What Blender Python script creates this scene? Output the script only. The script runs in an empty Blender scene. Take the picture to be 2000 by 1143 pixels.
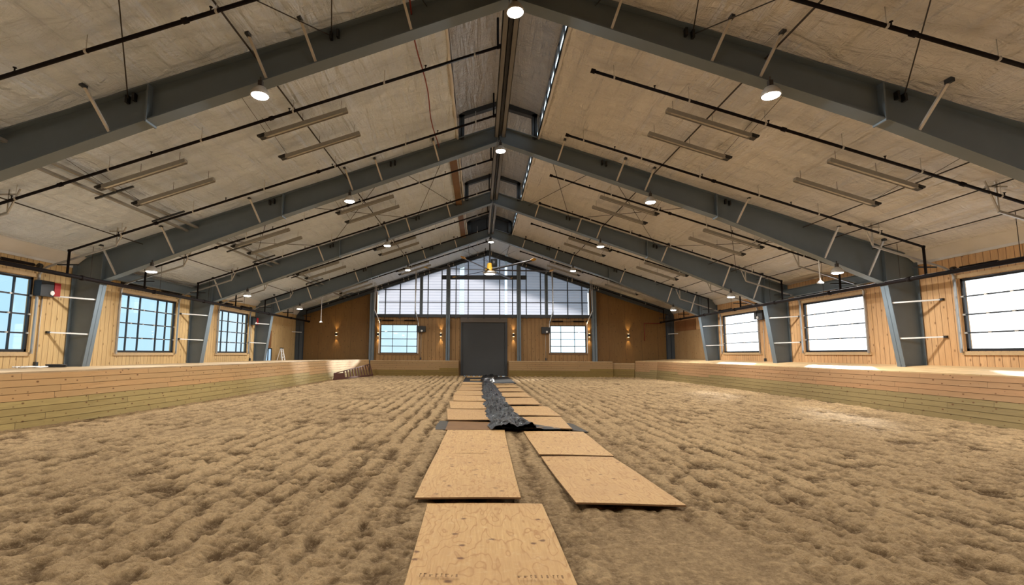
import bpy, bmesh, math, random
import numpy as np
from mathutils import Vector, Matrix
random.seed(7); RNG = np.random.RandomState(11)
scene = bpy.context.scene
COL = scene.collection
PI = math.pi

# ------------------------------------------------------------------ dimensions (metres, camera above the origin looking along +Y)
XC, ZR, SL = 0.63, 9.58, 0.332            # ridge x, roof height at ridge, roof slope
XL, XW = -13.85, 14.55                    # left and right wall faces
Y0, DY = 9.36, 6.79
YF = [Y0 + k*DY for k in range(5)]        # steel frames, the last against the end wall
YE = 36.58                                # end wall face
YB = -4.6                                 # wall behind the camera
def zroof(x): return ZR - SL*abs(x-XC)

# ------------------------------------------------------------------ mesh builder
class MB:
    def __init__(s): s.v=[]; s.f=[]
    def poly(s, pts):
        n=len(s.v); s.v += [tuple(p) for p in pts]; s.f.append(tuple(range(n,n+len(pts))))
    def hexa(s, p):                       # p: 8 points, bottom ring 0-3, top ring 4-7
        n=len(s.v); s.v += [tuple(q) for q in p]
        for a in ((0,3,2,1),(4,5,6,7),(0,1,5,4),(1,2,6,5),(2,3,7,6),(3,0,4,7)): s.f.append(tuple(n+i for i in a))
        return s
    def box(s, x0,x1,y0,y1,z0,z1):
        return s.hexa([(x0,y0,z0),(x1,y0,z0),(x1,y1,z0),(x0,y1,z0),(x0,y0,z1),(x1,y0,z1),(x1,y1,z1),(x0,y1,z1)])
    def cbox(s, c, d):
        return s.box(c[0]-d[0]/2,c[0]+d[0]/2,c[1]-d[1]/2,c[1]+d[1]/2,c[2]-d[2]/2,c[2]+d[2]/2)
    def beam(s, a, b, w, h, up=(0,0,1)):
        a=Vector(a); b=Vector(b); t=(b-a).normalized(); u=Vector(up)
        if abs(t.dot(u))>0.98: u=Vector((0,1,0))
        sx=t.cross(u).normalized(); uz=sx.cross(t).normalized()
        sx*=w/2; uz*=h/2
        return s.hexa([a-sx-uz,a+sx-uz,b+sx-uz,b-sx-uz,a-sx+uz,a+sx+uz,b+sx+uz,b-sx+uz])
    def tube(s, pts, r, n=8, closed=False):
        pts=[Vector(p) for p in pts]; base=len(s.v); m=len(pts); prev=None
        for i,p in enumerate(pts):
            if closed: t=(pts[(i+1)%m]-pts[i-1]).normalized()
            elif i==0: t=(pts[1]-p).normalized()
            elif i==m-1: t=(p-pts[i-1]).normalized()
            else: t=((pts[i+1]-p).normalized()+(p-pts[i-1]).normalized()).normalized()
            if prev is None:
                u=Vector((0,0,1)) if abs(t.z)<.9 else Vector((1,0,0))
                sx=t.cross(u).normalized()
            else: sx=(prev-t*prev.dot(t)).normalized()
            prev=sx; uy=sx.cross(t)
            rr=r[i] if isinstance(r,(list,tuple)) else r
            for k in range(n):
                a=2*PI*k/n; q=p+sx*(rr*math.cos(a))+uy*(rr*math.sin(a)); s.v.append(tuple(q))
        for i in range(m if closed else m-1):
            j=(i+1)%m
            for k in range(n):
                s.f.append((base+i*n+k,base+i*n+(k+1)%n,base+j*n+(k+1)%n,base+j*n+k))
        if not closed:
            s.f.append(tuple(base+k for k in range(n))[::-1]); s.f.append(tuple(base+(m-1)*n+k for k in range(n)))
        return s
    def lathe(s, c, prof, n=16):          # profile of (radius, z) about a vertical axis
        base=len(s.v)
        for r,z in prof:
            for k in range(n):
                a=2*PI*k/n; s.v.append((c[0]+r*math.cos(a),c[1]+r*math.sin(a),c[2]+z))
        for i in range(len(prof)-1):
            for k in range(n):
                s.f.append((base+i*n+k,base+i*n+(k+1)%n,base+(i+1)*n+(k+1)%n,base+(i+1)*n+k))
        s.f.append(tuple(base+k for k in range(n))[::-1]); s.f.append(tuple(base+(len(prof)-1)*n+k for k in range(n)))
        return s
    def prism(s, poly, axis, a, b):       # polygon of 2-D points extruded along an axis ('y': points are x,z; 'x': y,z)
        n=len(poly); base=len(s.v)
        for t in (a,b):
            for p in poly: s.v.append((p[0],t,p[1]) if axis=='y' else ((t,p[0],p[1]) if axis=='x' else (p[0],p[1],t)))
        s.f.append(tuple(base+i for i in range(n))); s.f.append(tuple(base+n+i for i in range(n))[::-1])
        for i in range(n):
            j=(i+1)%n; s.f.append((base+i,base+n+i,base+n+j,base+j))
        return s
    def mesh(s, name, off=(0,0,0), smooth=False, recalc=True):
        me=bpy.data.meshes.new(name)
        me.from_pydata([(x-off[0],y-off[1],z-off[2]) for x,y,z in s.v],[],s.f)
        if recalc:
            bm=bmesh.new(); bm.from_mesh(me); bmesh.ops.recalc_face_normals(bm,faces=bm.faces[:]); bm.to_mesh(me); bm.free()
        if smooth:
            for p in me.polygons: p.use_smooth=True
        me.update(); return me

def link(name, me, mat, parent=None, loc=(0,0,0)):
    o=bpy.data.objects.new(name, me); COL.objects.link(o); o.location=loc
    if mat is not None and me is not None and len(me.materials)==0: me.materials.append(mat)
    if parent is not None: o.parent=parent
    return o
def wloc(o):
    l=Vector(o.location)
    while o.parent: o=o.parent; l+=Vector(o.location)
    return l
def tag(o, label, cat, group=None, kind=None):
    o['label']=label; o['category']=cat
    if group: o['group']=group
    if kind: o['kind']=kind
    return o
def thing(name, label, cat, loc=(0,0,0), group=None):
    o=bpy.data.objects.new(name,None); COL.objects.link(o); o.location=loc; o.empty_display_size=.1
    return tag(o,label,cat,group)
def part(name, mb, mat, parent, smooth=False):    # mb in world coordinates
    return link(name, mb.mesh(name, wloc(parent), smooth), mat, parent)
def solo(name, mb, mat, label, cat, group=None, smooth=False, base=None):
    off=base or (0,0,0)
    return tag(link(name, mb.mesh(name,off,smooth), mat, None, off), label, cat, group)
def struct(name, mb, mat, label=None, smooth=False, parent=None):
    o=link(name, mb.mesh(name, wloc(parent) if parent else (0,0,0), smooth), mat, parent)
    if parent is None:
        o['kind']='structure'
        if label: o['label']=label
    return o
def dup(root, loc, label, group=None):
    r=root.copy(); COL.objects.link(r); r.location=loc; r['label']=label
    if group: r['group']=group
    for ch in list(root.children):
        c=ch.copy(); COL.objects.link(c); c.parent=r
        for g in list(ch.children):
            d=g.copy(); COL.objects.link(d); d.parent=c
    return r

# ------------------------------------------------------------------ materials
class NT:
    def __init__(s, name):
        s.m=bpy.data.materials.new(name); s.m.use_nodes=True; s.t=s.m.node_tree; s.t.nodes.clear()
        s.out=s.n('ShaderNodeOutputMaterial')
    def n(s, typ, **kw):
        o=s.t.nodes.new(typ)
        for k,v in kw.items():
            if k=='inp':
                for a,b in v.items():
                    if hasattr(b,'is_linked') or isinstance(b,bpy.types.NodeSocket): s.t.links.new(b,o.inputs[a])
                    else: o.inputs[a].default_value=b
            else: setattr(o,k,v)
        return o
    def math(s, op, a, b=None, c=None, clamp=False):
        o=s.n('ShaderNodeMath',operation=op,use_clamp=clamp)
        for i,v in enumerate((a,b,c)):
            if v is None: continue
            if isinstance(v,bpy.types.NodeSocket): s.t.links.new(v,o.inputs[i])
            else: o.inputs[i].default_value=v
        return o.outputs[0]
    def mix(s, f, a, b, mode='MIX'):
        o=s.n('ShaderNodeMix',data_type='RGBA',blend_type=mode)
        for i,v in ((0,f),(6,a),(7,b)):
            if isinstance(v,bpy.types.NodeSocket): s.t.links.new(v,o.inputs[i])
            else: o.inputs[i].default_value=(tuple(v)+(1,) if i>0 and len(v)==3 else v)
        return o.outputs[2]
    def ramp(s, f, stops):
        o=s.n('ShaderNodeValToRGB'); s.t.links.new(f,o.inputs[0]); e=o.color_ramp.elements
        while len(e)<len(stops): e.new(.5)
        for i,(p,c) in enumerate(stops):
            e[i].position=p; e[i].color=(c,c,c,1) if isinstance(c,(int,float)) else tuple(c)+(1,)
        return o.outputs[0]
    def mapping(s, src, scale=(1,1,1), loc=(0,0,0)):
        return s.n('ShaderNodeMapping',inp={'Vector':src,'Scale':scale,'Location':loc}).outputs[0]
    def noise(s, vec, scale, detail=4, rough=.55, dist=0):
        return s.n('ShaderNodeTexNoise',inp={'Vector':vec,'Scale':scale,'Detail':detail,'Roughness':rough,'Distortion':dist}).outputs[0]
    def bump(s, h, strength, dist=.02):
        return s.n('ShaderNodeBump',inp={'Height':h,'Strength':strength,'Distance':dist}).outputs[0]
    def pos(s): return s.n('ShaderNodeNewGeometry').outputs['Position']
    def obj(s): return s.n('ShaderNodeTexCoord').outputs['Object']
    def rnd(s): return s.n('ShaderNodeObjectInfo').outputs['Random']
    def bsdf(s, col, rough=.6, metal=0, bump=None, spec=.5, coat=0):
        b=s.n('ShaderNodeBsdfPrincipled')
        for k,v in (('Base Color',col),('Roughness',rough),('Metallic',metal),('Specular IOR Level',spec),('Coat Weight',coat)):
            if isinstance(v,bpy.types.NodeSocket): s.t.links.new(v,b.inputs[k])
            else: b.inputs[k].default_value=(tuple(v)+(1,)) if k=='Base Color' else v
        if bump is not None: s.t.links.new(bump,b.inputs['Normal'])
        s.t.links.new(b.outputs[0],s.out.inputs[0]); return b
    def sep(s, v): return s.n('ShaderNodeSeparateXYZ',inp={0:v}).outputs

def simple(name, col, rough=.5, metal=0, var=.12, scale=6, spec=.5, bumps=0):
    t=NT(name); p=t.pos(); n=t.noise(p,scale,4)
    c=t.mix(n,[max(0,x*(1-var)) for x in col],[min(1,x*(1+var)) for x in col])
    b=t.bump(n,bumps,.01) if bumps else None
    t.bsdf(c,rough,metal,b,spec); return t.m
def emit(name, col, strength):
    t=NT(name); n=t.noise(t.pos(),3,1)
    c=t.mix(n,col,[min(1,x*1.02) for x in col])
    e=t.n('ShaderNodeEmission',inp={'Color':c,'Strength':strength}); t.t.links.new(e.outputs[0],t.out.inputs[0]); return t.m

M={}
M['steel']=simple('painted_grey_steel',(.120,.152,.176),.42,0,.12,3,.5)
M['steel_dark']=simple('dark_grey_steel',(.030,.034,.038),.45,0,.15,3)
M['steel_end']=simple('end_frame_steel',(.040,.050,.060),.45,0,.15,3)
M['galv']=simple('galvanised_steel',(.50,.47,.42),.38,.35,.15,9)
M['channel']=simple('grey_channel',(.30,.28,.24),.4,.3,.15,9)
M['galv_white']=simple('pale_track_metal',(.80,.80,.78),.35,.15,.06,9)
M['ridge']=simple('ridge_channel_grey',(.15,.145,.138),.35,.2,.12,6)
M['track']=simple('track_metal',(.40,.39,.37),.32,.45,.1,9)
M['pipe']=simple('dark_maroon_pipe',(.007,.004,.004),.7,0,.3,8,.15)
M['redpipe']=simple('red_line',(.22,.03,.02),.45,0,.2,8)
M['black']=simple('black_plastic_part',(.012,.012,.012),.5,0,.3,8)
M['red']=simple('red_panel',(.30,.01,.012),.4,0,.15,8)
M['white']=simple('white_paint',(.75,.74,.72),.5,0,.06,8)
M['rod']=simple('thin_rod_metal',(.05,.042,.036),.6,.0,.2,8,.2)
M['yellow']=simple('yellow_paint',(.55,.30,.03),.45,0,.15,8)
M['blade']=simple('dark_fan_blade',(.045,.038,.036),.45,.2,.15,8)
M['frame_dark']=simple('window_frame_dark',(.010,.011,.014),.45,0,.2,8)
M['trimwood']=simple('window_trim_wood',(.48,.33,.17),.6,0,.2,12)
M['browntrim']=simple('brown_trim',(.16,.085,.035),.6,0,.25,10)
M['curtain']=simple('grey_door_curtain',(.040,.043,.045),.5,0,.08,4)
M['hood']=simple('door_hood',(.11,.09,.07),.5,0,.1,4)
M['rust']=simple('red_brown_wood',(.10,.035,.022),.7,0,.3,9)
M['rubber']=simple('black_rubber_mat',(.022,.021,.021),.7,0,.25,6,.3,.4)
M['greyfab']=simple('grey_mat',(.075,.066,.055),.8,0,.25,6,.3,.4)
M['lamp']=emit('lamp_lens',(1,.97,.90),26)
M['sconce']=emit('sconce_lens',(1,.72,.36),10)
M['fanlight']=emit('fan_light_lens',(1,.97,.9),8)
M['extgrey']=simple('roof_panel_outside',(.10,.10,.10),.6)

def wood_boards(name, base, dark, axis, period, groove=.085, var=.22, rough=.6):   # vertical boards
    t=NT(name); p=t.pos(); s=t.sep(p); a=s[axis]
    cell=t.math('FLOOR',t.math('DIVIDE',a,period)); fr=t.math('FRACT',t.math('DIVIDE',a,period))
    wn=t.n('ShaderNodeTexWhiteNoise',noise_dimensions='1D',inp={'W':cell}).outputs[0]
    sc=(9,9,.7); g1=t.noise(t.mapping(p,sc),3,5,.6,.8)
    g2=t.noise(t.mapping(p,(1,1,.35)),1.3,3)
    c=t.mix(t.ramp(g1,[(.35,0.),(.7,1.)]),[b*.80 for b in base],[min(1,b*1.14) for b in base])
    c=t.mix(t.math('MULTIPLY',wn,.5),c,[b*(1-var) for b in base])
    c=t.mix(t.ramp(g2,[(.4,0.),(.75,.45)]),c,[base[0]*.72,base[1]*.62,base[2]*.5])
    vor=t.n('ShaderNodeTexVoronoi',voronoi_dimensions='2D',inp={'Vector':t.n('ShaderNodeCombineXYZ',inp={0:a,1:t.math('MULTIPLY',s[2],.6)}).outputs[0],'Scale':2.2}).outputs[0]
    c=t.mix(t.ramp(vor,[(.03,.75),(.075,0.)]),c,dark)
    line=t.math('LESS_THAN',fr,groove)
    c=t.mix(t.math('MULTIPLY',line,.85),c,dark)
    h=t.math('ADD',t.math('MULTIPLY',line,-1),t.math('MULTIPLY',g1,.1))
    t.bsdf(c,rough,0,t.bump(h,.5,.01),.3); return t.m
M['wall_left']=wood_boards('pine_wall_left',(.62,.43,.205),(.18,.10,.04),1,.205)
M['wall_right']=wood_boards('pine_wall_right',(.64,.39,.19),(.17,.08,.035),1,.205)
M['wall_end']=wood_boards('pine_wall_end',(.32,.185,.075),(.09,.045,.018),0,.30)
M['wall_end_dark']=wood_boards('plywood_wall_end',(.20,.105,.030),(.06,.03,.01),0,1.22,.012,.3)  # base colour darkened to stand for weak light at the far corners
M['ply_patch']=wood_boards('plywood_patch',(.36,.23,.11),(.12,.06,.02),1,1.22,.01)
M['ply_patch_dark']=wood_boards('plywood_patch_dark',(.24,.11,.045),(.08,.03,.01),1,1.22,.01)

def kick_mat(name, axis, base, green, dirty=0.0):
    t=NT(name); p=t.pos(); s=t.sep(p)
    row=t.math('FLOOR',t.math('DIVIDE',s[2],.147)); frz=t.math('FRACT',t.math('DIVIDE',s[2],.147))
    off=t.n('ShaderNodeTexWhiteNoise',noise_dimensions='1D',inp={'W':row}).outputs[0]
    u=t.math('ADD',t.math('DIVIDE',s[axis],3.7),t.math('MULTIPLY',off,7.3))
    cell=t.math('FLOOR',u); fru=t.math('FRACT',u)
    cv=t.n('ShaderNodeCombineXYZ',inp={0:row,1:cell}).outputs[0]
    wn=t.n('ShaderNodeTexWhiteNoise',noise_dimensions='2D',inp={'Vector':cv}).outputs[0]
    g=t.noise(t.mapping(p,(1.2,1.2,16)),2.2,5,.6,.6)
    up=t.mix(g,[b*.72 for b in base],[min(1,b*1.2) for b in base])
    up=t.mix(wn,up,[base[0]*1.12,base[1]*1.2,base[2]*1.25])
    lo=t.mix(g,[b*.7 for b in green],[min(1,b*1.25) for b in green])
    isgreen=t.math('LESS_THAN',t.math('ADD',row,t.math('MULTIPLY',wn,.9)),3.4)
    c=t.mix(isgreen,up,lo)
    c=t.mix(t.math('MULTIPLY',wn,.28),c,[.10,.055,.02])
    vor=t.n('ShaderNodeTexVoronoi',voronoi_dimensions='2D',inp={'Vector':t.n('ShaderNodeCombineXYZ',inp={0:s[axis],1:t.math('MULTIPLY',s[2],1.6)}).outputs[0],'Scale':3.4}); vor=t.math('ADD',vor.outputs[0],t.math('MULTIPLY',t.sep(vor.outputs[1])[0],.13))
    c=t.mix(t.ramp(vor,[(.07,.85),(.15,0.)]),c,(.13,.05,.018))
    gap=t.math('MAXIMUM',t.math('LESS_THAN',frz,.055),t.math('LESS_THAN',fru,.003))
    c=t.mix(t.math('MULTIPLY',gap,.7),c,(.06,.03,.012))
    h=t.math('ADD',t.math('MULTIPLY',gap,-1),t.math('MULTIPLY',g,.15))
    t.bsdf(c,.6,0,t.bump(h,.4,.012),.3); return t.m
M['kick_left']=kick_mat('kick_boards_left',1,(.60,.355,.155),(.46,.345,.135))
M['kick_right']=kick_mat('kick_boards_right',1,(.46,.26,.125),(.33,.25,.11))
M['kick_end']=kick_mat('kick_boards_end',0,(.34,.20,.085),(.21,.135,.03))
def deck_mat(name, col):
    t=NT(name); p=t.pos(); g=t.noise(t.mapping(p,(2,.6,2)),2.4,5,.6,.5); s=t.sep(p)
    line=t.math('LESS_THAN',t.math('FRACT',t.math('DIVIDE',s[1],2.44)),.006)
    c=t.mix(t.ramp(g,[(.3,0.),(.7,1.)]),[b*.7 for b in col],[min(1,b*1.15) for b in col]); c=t.mix(t.math('MULTIPLY',line,.6),c,(.1,.06,.03))
    t.bsdf(c,.6,0,t.bump(g,.2,.01),.3); return t.m
M['deck_left']=deck_mat('deck_boards_left',(.50,.36,.21)); M['deck_right']=deck_mat('deck_boards_right',(.66,.46,.24))

def sand_mat():
    t=NT('arena_sand'); p=t.pos()
    n1=t.noise(p,.35,3); n2=t.noise(p,13,6,.75); n3=t.noise(p,70,4,.7)
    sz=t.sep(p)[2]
    hh=t.math('MULTIPLY_ADD',sz,22,t.math('MULTIPLY_ADD',n2,1.1,-.02),clamp=True)  # colour follows relief height: hollows painted dark as small shadows
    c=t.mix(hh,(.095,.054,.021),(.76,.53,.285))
    c=t.mix(t.ramp(n2,[(.3,.55),(.65,0.)]),c,(.26,.17,.088))
    c=t.mix(t.ramp(n1,[(.35,.35),(.65,0.)]),c,(.28,.18,.09))
    n4=t.noise(p,34,5,.8)
    c=t.mix(t.ramp(n4,[(.52,0.),(.68,.5)]),c,(.80,.58,.34))
    c=t.mix(t.ramp(n4,[(.32,.5),(.45,0.)]),c,(.11,.062,.026))
    h=t.math('ADD',t.math('MULTIPLY',n2,1.0),t.math('MULTIPLY_ADD',n4,.7,t.math('MULTIPLY',n3,.35)))
    t.bsdf(c,.95,0,t.bump(h,1.0,.05),.15); return t.m
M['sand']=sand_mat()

def ply_mat():
    t=NT('plywood_sheet'); o=t.obj(); r=t.rnd()
    sh=t.n('ShaderNodeCombineXYZ',inp={0:t.math('MULTIPLY',r,37.),1:t.math('MULTIPLY',r,91.),2:t.math('MULTIPLY',r,13.)}).outputs[0]
    v=t.n('ShaderNodeVectorMath',operation='ADD',inp={0:o,1:sh}).outputs[0]
    wp=t.noise(t.mapping(v,(1.6,.55,1)),1.6,3,.5)
    rings=t.math('FRACT',t.math('MULTIPLY',wp,16.))
    ring=t.ramp(rings,[(0.,1.),(.16,0.),(.9,0.),(1.,1.)])
    f=t.noise(t.mapping(v,(26,1.6,1)),2,4,.6)
    c=t.mix(f,(.36,.20,.068),(.68,.44,.19))
    c=t.mix(t.math('MULTIPLY',ring,.75),c,(.31,.14,.04))
    bl=t.noise(v,1.5,3); c=t.mix(t.ramp(bl,[(.42,0.),(.75,.5)]),c,(.42,.24,.10))
    vn_=t.n('ShaderNodeTexVoronoi',voronoi_dimensions='2D',inp={'Vector':t.n('ShaderNodeVectorMath',operation='ADD',inp={0:t.mapping(v,(1,1.3,1)),1:t.n('ShaderNodeVectorMath',operation='SCALE',inp={0:t.n('ShaderNodeTexNoise',inp={'Vector':v,'Scale':22.}).outputs[1],'Scale':.035}).outputs[0]}).outputs[0],'Scale':3.0,'Randomness':1.}); vor=t.math('ADD',vn_.outputs[0],t.math('MULTIPLY',t.math('LESS_THAN',t.sep(vn_.outputs[1])[0],.55),.5))
    c=t.mix(t.ramp(vor,[(.05,.95),(.11,0.)]),c,(.11,.045,.018))
    d=t.noise(v,14,5,.7); c=t.mix(t.ramp(d,[(.54,0.),(.74,.40)]),c,(.64,.48,.27))
    c=t.mix(t.math('MULTIPLY',r,.40),c,(.36,.20,.08))
    t.bsdf(c,.6,0,t.bump(t.math('ADD',f,d),.15,.006),.3); return t.m
M['ply']=ply_mat()
M['ply_edge']=simple('plywood_edge',(.22,.12,.05),.7,0,.3,30)
M['ply_wet']=simple('wet_plywood',(.19,.095,.033),.6,0,.3,5,.2)
M['stamp']=simple('stamp_ink',(.22,.12,.05),.8)

def fabric_mat(name, col, rough=.30):
    t=NT(name); p=t.pos(); s=t.sep(p)
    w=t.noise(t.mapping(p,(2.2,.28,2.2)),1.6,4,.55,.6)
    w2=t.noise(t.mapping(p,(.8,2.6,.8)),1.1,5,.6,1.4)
    big=t.noise(p,.25,2)
    yw=t.math('ADD',s[1],t.math('MULTIPLY',w2,.10))
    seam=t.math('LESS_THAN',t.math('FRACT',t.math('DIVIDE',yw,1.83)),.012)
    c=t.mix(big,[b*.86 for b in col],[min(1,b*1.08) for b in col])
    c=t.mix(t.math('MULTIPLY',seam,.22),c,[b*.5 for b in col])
    c=t.mix(t.ramp(w2,[(.32,.35),(.5,0.)]),c,[b*.75 for b in col])  # folds darkened in the colour, standing for crease shade
    cr=t.noise(p,4.5,4,.6,2.5)
    h=t.math('ADD',t.math('ADD',t.math('MULTIPLY',w,.9),t.math('MULTIPLY',w2,.6)),t.math('MULTIPLY',cr,.12))
    t.bsdf(c,rough,0,t.bump(h,1.0,.26),.6); return t.m
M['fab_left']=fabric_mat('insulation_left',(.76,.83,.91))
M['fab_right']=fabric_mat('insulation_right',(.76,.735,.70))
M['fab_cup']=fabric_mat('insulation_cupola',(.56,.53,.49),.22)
M['fab_edge']=simple('insulation_edge',(.62,.60,.57),.35,0,.12,2)

def tarp_mat():
    t=NT('black_plastic'); p=t.pos(); n=t.noise(p,7,5,.6,1.5)
    c=t.mix(n,(.003,.003,.0035),(.014,.015,.016)); t.bsdf(c,.2,0,t.bump(n,.5,.05),.35); return t.m
M['tarp']=tarp_mat()
def glass_mat():
    t=NT('window_glass'); n=t.noise(t.pos(),1,1)
    tr=t.n('ShaderNodeBsdfTransparent',inp={'Color':(.97,.985,.99,1)}); gl=t.n('ShaderNodeBsdfGlossy',inp={'Roughness':t.math('MULTIPLY',n,.04)})
    mx=t.n('ShaderNodeMixShader',inp={0:.05,1:tr.outputs[0],2:gl.outputs[0]}); t.t.links.new(mx.outputs[0],t.out.inputs[0]); return t.m
M['glass']=glass_mat()
def poly_mat():
    t=NT('translucent_panel'); p=t.pos(); n=t.noise(t.mapping(p,(.6,1,6)),3,3)
    fr=t.math('FRACT',t.math('DIVIDE',t.sep(p)[2],.21)); line=t.math('LESS_THAN',fr,.14)
    c=t.mix(n,(.80,.83,.86),(.92,.93,.94)); c=t.mix(t.math('MULTIPLY',line,.55),c,(.35,.38,.42))
    tl=t.n('ShaderNodeBsdfTranslucent',inp={'Color':t.mix(1.0,c,(.34,.34,.38),'MULTIPLY')}); df=t.n('ShaderNodeBsdfDiffuse',inp={'Color':c})
    mx=t.n('ShaderNodeMixShader',inp={0:.25,1:tl.outputs[0],2:df.outputs[0]}); t.t.links.new(mx.outputs[0],t.out.inputs[0]); return t.m
M['poly']=poly_mat()

# ------------------------------------------------------------------ value noise for real relief
def vnoise(x, y, seed, sx, sy):
    r=np.random.RandomState(seed); N=256; g=r.rand(N,N)
    u=x/sx; v=y/sy; i=np.floor(u).astype(int); j=np.floor(v).astype(int); a=u-i; b=v-j
    a=a*a*(3-2*a); b=b*b*(3-2*b); i%=N; j%=N; i2=(i+1)%N; j2=(j+1)%N
    return (g[i,j]*(1-a)+g[i2,j]*a)*(1-b)+(g[i,j2]*(1-a)+g[i2,j2]*a)*b-.5
def grid_mesh(name, P, smooth=True):               # P: (rows, cols, 3)
    R,C,_=P.shape; me=bpy.data.meshes.new(name)
    me.vertices.add(R*C); me.vertices.foreach_set('co',P.reshape(-1).astype(np.float32))
    i=np.arange(R*C).reshape(R,C); q=np.stack([i[:-1,:-1],i[:-1,1:],i[1:,1:],i[1:,:-1]],-1).reshape(-1,4)
    n=len(q); me.loops.add(n*4); me.loops.foreach_set('vertex_index',q.reshape(-1).astype(np.int32))
    me.polygons.add(n); me.polygons.foreach_set('loop_start',(np.arange(n)*4).astype(np.int32)); me.polygons.foreach_set('loop_total',np.full(n,4,np.int32))
    me.polygons.foreach_set('use_smooth',np.full(n,smooth)); me.update(); me.validate(); return me

# ------------------------------------------------------------------ SAND FLOOR
def ridged(x,y,seed,sx,sy): return .5-np.abs(vnoise(x,y,seed,sx,sy))*2.0
def sand_height(X,Y):
    warp=vnoise(X,Y,1,1.8,5.0)*.14+vnoise(X,Y,2,.45,.7)*.11+vnoise(X,Y,13,.15,.22)*.09
    ph=(X+warp)/.36
    gro=1-2*np.abs(2*(ph-np.floor(ph))-1)**1.3
    cen=np.exp(-((X+.2)/4.2)**2)
    ripmod=np.clip(.28+.55*cen+vnoise(X,Y,3,1.3,2.2)*.8+vnoise(X,Y,14,.22,.55)*1.1,.0,1.3)
    far=np.clip((Y-6)/9,0,1)
    lumps=ridged(X,Y,4,.21,.30)*.026+ridged(X,Y,5,.10,.13)*.030+vnoise(X,Y,6,.05,.065)*.036+vnoise(X,Y,9,.028,.035)*.020+ridged(X,Y,15,.065,.085)*.018+vnoise(X,Y,7,.5,.7)*.014
    # hoof pocks, drawn out along the harrow lines
    px=X+vnoise(X,Y,12,.3,.3)*.1; pits=vnoise(px,Y,8,.21,.27)
    side=np.clip(np.abs(X-.8)/2.5,0,1)
    h=gro*(.024+.014*cen)*ripmod*(.8+.7*far)+lumps*(1-.2*far)-np.clip(pits-.12,0,1)*.13*side
    sm=np.exp(-(((X-1.75)/.75)**2+((Y-4.1)/.9)**2)**2)+.9*np.exp(-(((X+5.6)/1.0)**2+((Y-10.2)/.9)**2)**2)+.6*np.exp(-(((X-9.8)/.7)**2+((Y-12.6)/2.5)**2)**2)
    h*=1-.78*np.clip(sm,0,1)
    lane=np.exp(-(((X-.75)/1.75)**2)**3)
    return h*(1-.45*lane)-.006*lane+.012*np.clip(sm,0,1)
NY=1000; tt=np.linspace(0,1,NY); ys=1.7*np.exp(tt*math.log(36.6/1.7))
q=np.linspace(-1,1,820); xs=1.3+11.9*(np.sinh(q*1.6)/math.sinh(1.6))
X,Y=np.meshgrid(xs,ys); Z=sand_height(X,Y)
lay=((X>-.95)&(X<.75))|((X>.75)&(X<2.25)&(Y>5.2))
Z=np.where(lay&(Y<35.5),np.minimum(Z,.012),Z)
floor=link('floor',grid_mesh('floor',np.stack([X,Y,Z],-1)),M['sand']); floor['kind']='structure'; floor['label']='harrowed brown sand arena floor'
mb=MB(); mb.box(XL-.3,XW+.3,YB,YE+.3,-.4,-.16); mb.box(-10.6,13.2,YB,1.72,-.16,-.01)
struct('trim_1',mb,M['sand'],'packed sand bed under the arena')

# ------------------------------------------------------------------ ROOF
def roof_sheet(name, side, x0, x1, mat):
    xs=np.linspace(x0,x1,220); ys=np.linspace(YB,YE+.05,420); X,Y=np.meshgrid(xs,ys)
    base=ZR-SL*np.abs(X-XC)
    d=np.abs(X-XC)
    sag=-.045*np.abs(np.sin(PI*(d+vnoise(X,Y,29+side,3.,4.)*.3)/.78))**1.4*(.6+vnoise(X,Y,31+side,2.5,3.)*1.2)
    w=vnoise(X,Y,21+side,.45,2.6)*.065+vnoise(X,Y,23+side,.20,1.1)*.030+vnoise(X,Y,25+side,1.4,1.4)*.05+vnoise(X,Y,27+side,2.0,.35)*.018
    # extra drape beside the frames
    ph=((Y-Y0)/DY)%1.0; nearf=np.exp(-(np.minimum(ph,1-ph)/.09)**2)
    Z=base+(sag+w-.01)*(1-.75*nearf)-.02
    o=link(name,grid_mesh(name,np.stack([X,Y,Z],-1)),mat); o['kind']='structure'; return o
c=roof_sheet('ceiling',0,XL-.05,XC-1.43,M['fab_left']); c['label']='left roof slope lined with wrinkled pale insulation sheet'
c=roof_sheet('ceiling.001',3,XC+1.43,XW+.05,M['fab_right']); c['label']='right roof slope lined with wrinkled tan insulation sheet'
mb=MB()                                             # roof panels above the sheet, with the gable overhang outside
for s in (-1,1):
    xo=XC+s*16.2; xi=XC+s*1.42
    zo=zroof(xo)+.10; zi=zroof(xi)+.10
    mb.hexa([(xo,YB-.3,zo),(xi,YB-.3,zi),(xi,YE+4.2,zi),(xo,YE+4.2,zo),(xo,YB-.3,zo+.18),(xi,YB-.3,zi+.18),(xi,YE+4.2,zi+.18),(xo,YE+4.2,zo+.18)])
mb.box(XC-1.5,XC+1.5,YB-.3,Y0-.25,zroof(XC+1.4)+.12,zroof(XC+1.4)+.5)
mb.prism([(XC-1.45,zroof(XC+1.45)+.12),(XC,9.66),(XC+1.45,zroof(XC+1.45)+.12),(XC+1.45,zroof(XC+1.45)+.3),(XC,9.9),(XC-1.45,zroof(XC+1.45)+.3)],'y',YF[3]+.3,YE+4.2)
struct('ceiling.002',mb,M['extgrey'],'outer roof panels')
# flat ridge lining before and behind the cupola
for nm,a,b in (('ceiling.003',YF[3]+.05,YE+.05),('ceiling.004',YB,Y0-.1)):
    mb=MB()
    for s in (-1,1):
        x=XC+s*1.40
        mb.poly([(XC,a,zroof(XC)-.03),(XC,b,zroof(XC)-.03),(x,b,zroof(x)-.03),(x,a,zroof(x)-.03)])
    struct(nm,mb,M['fab_left'],'insulation lining along the ridge')
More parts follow.
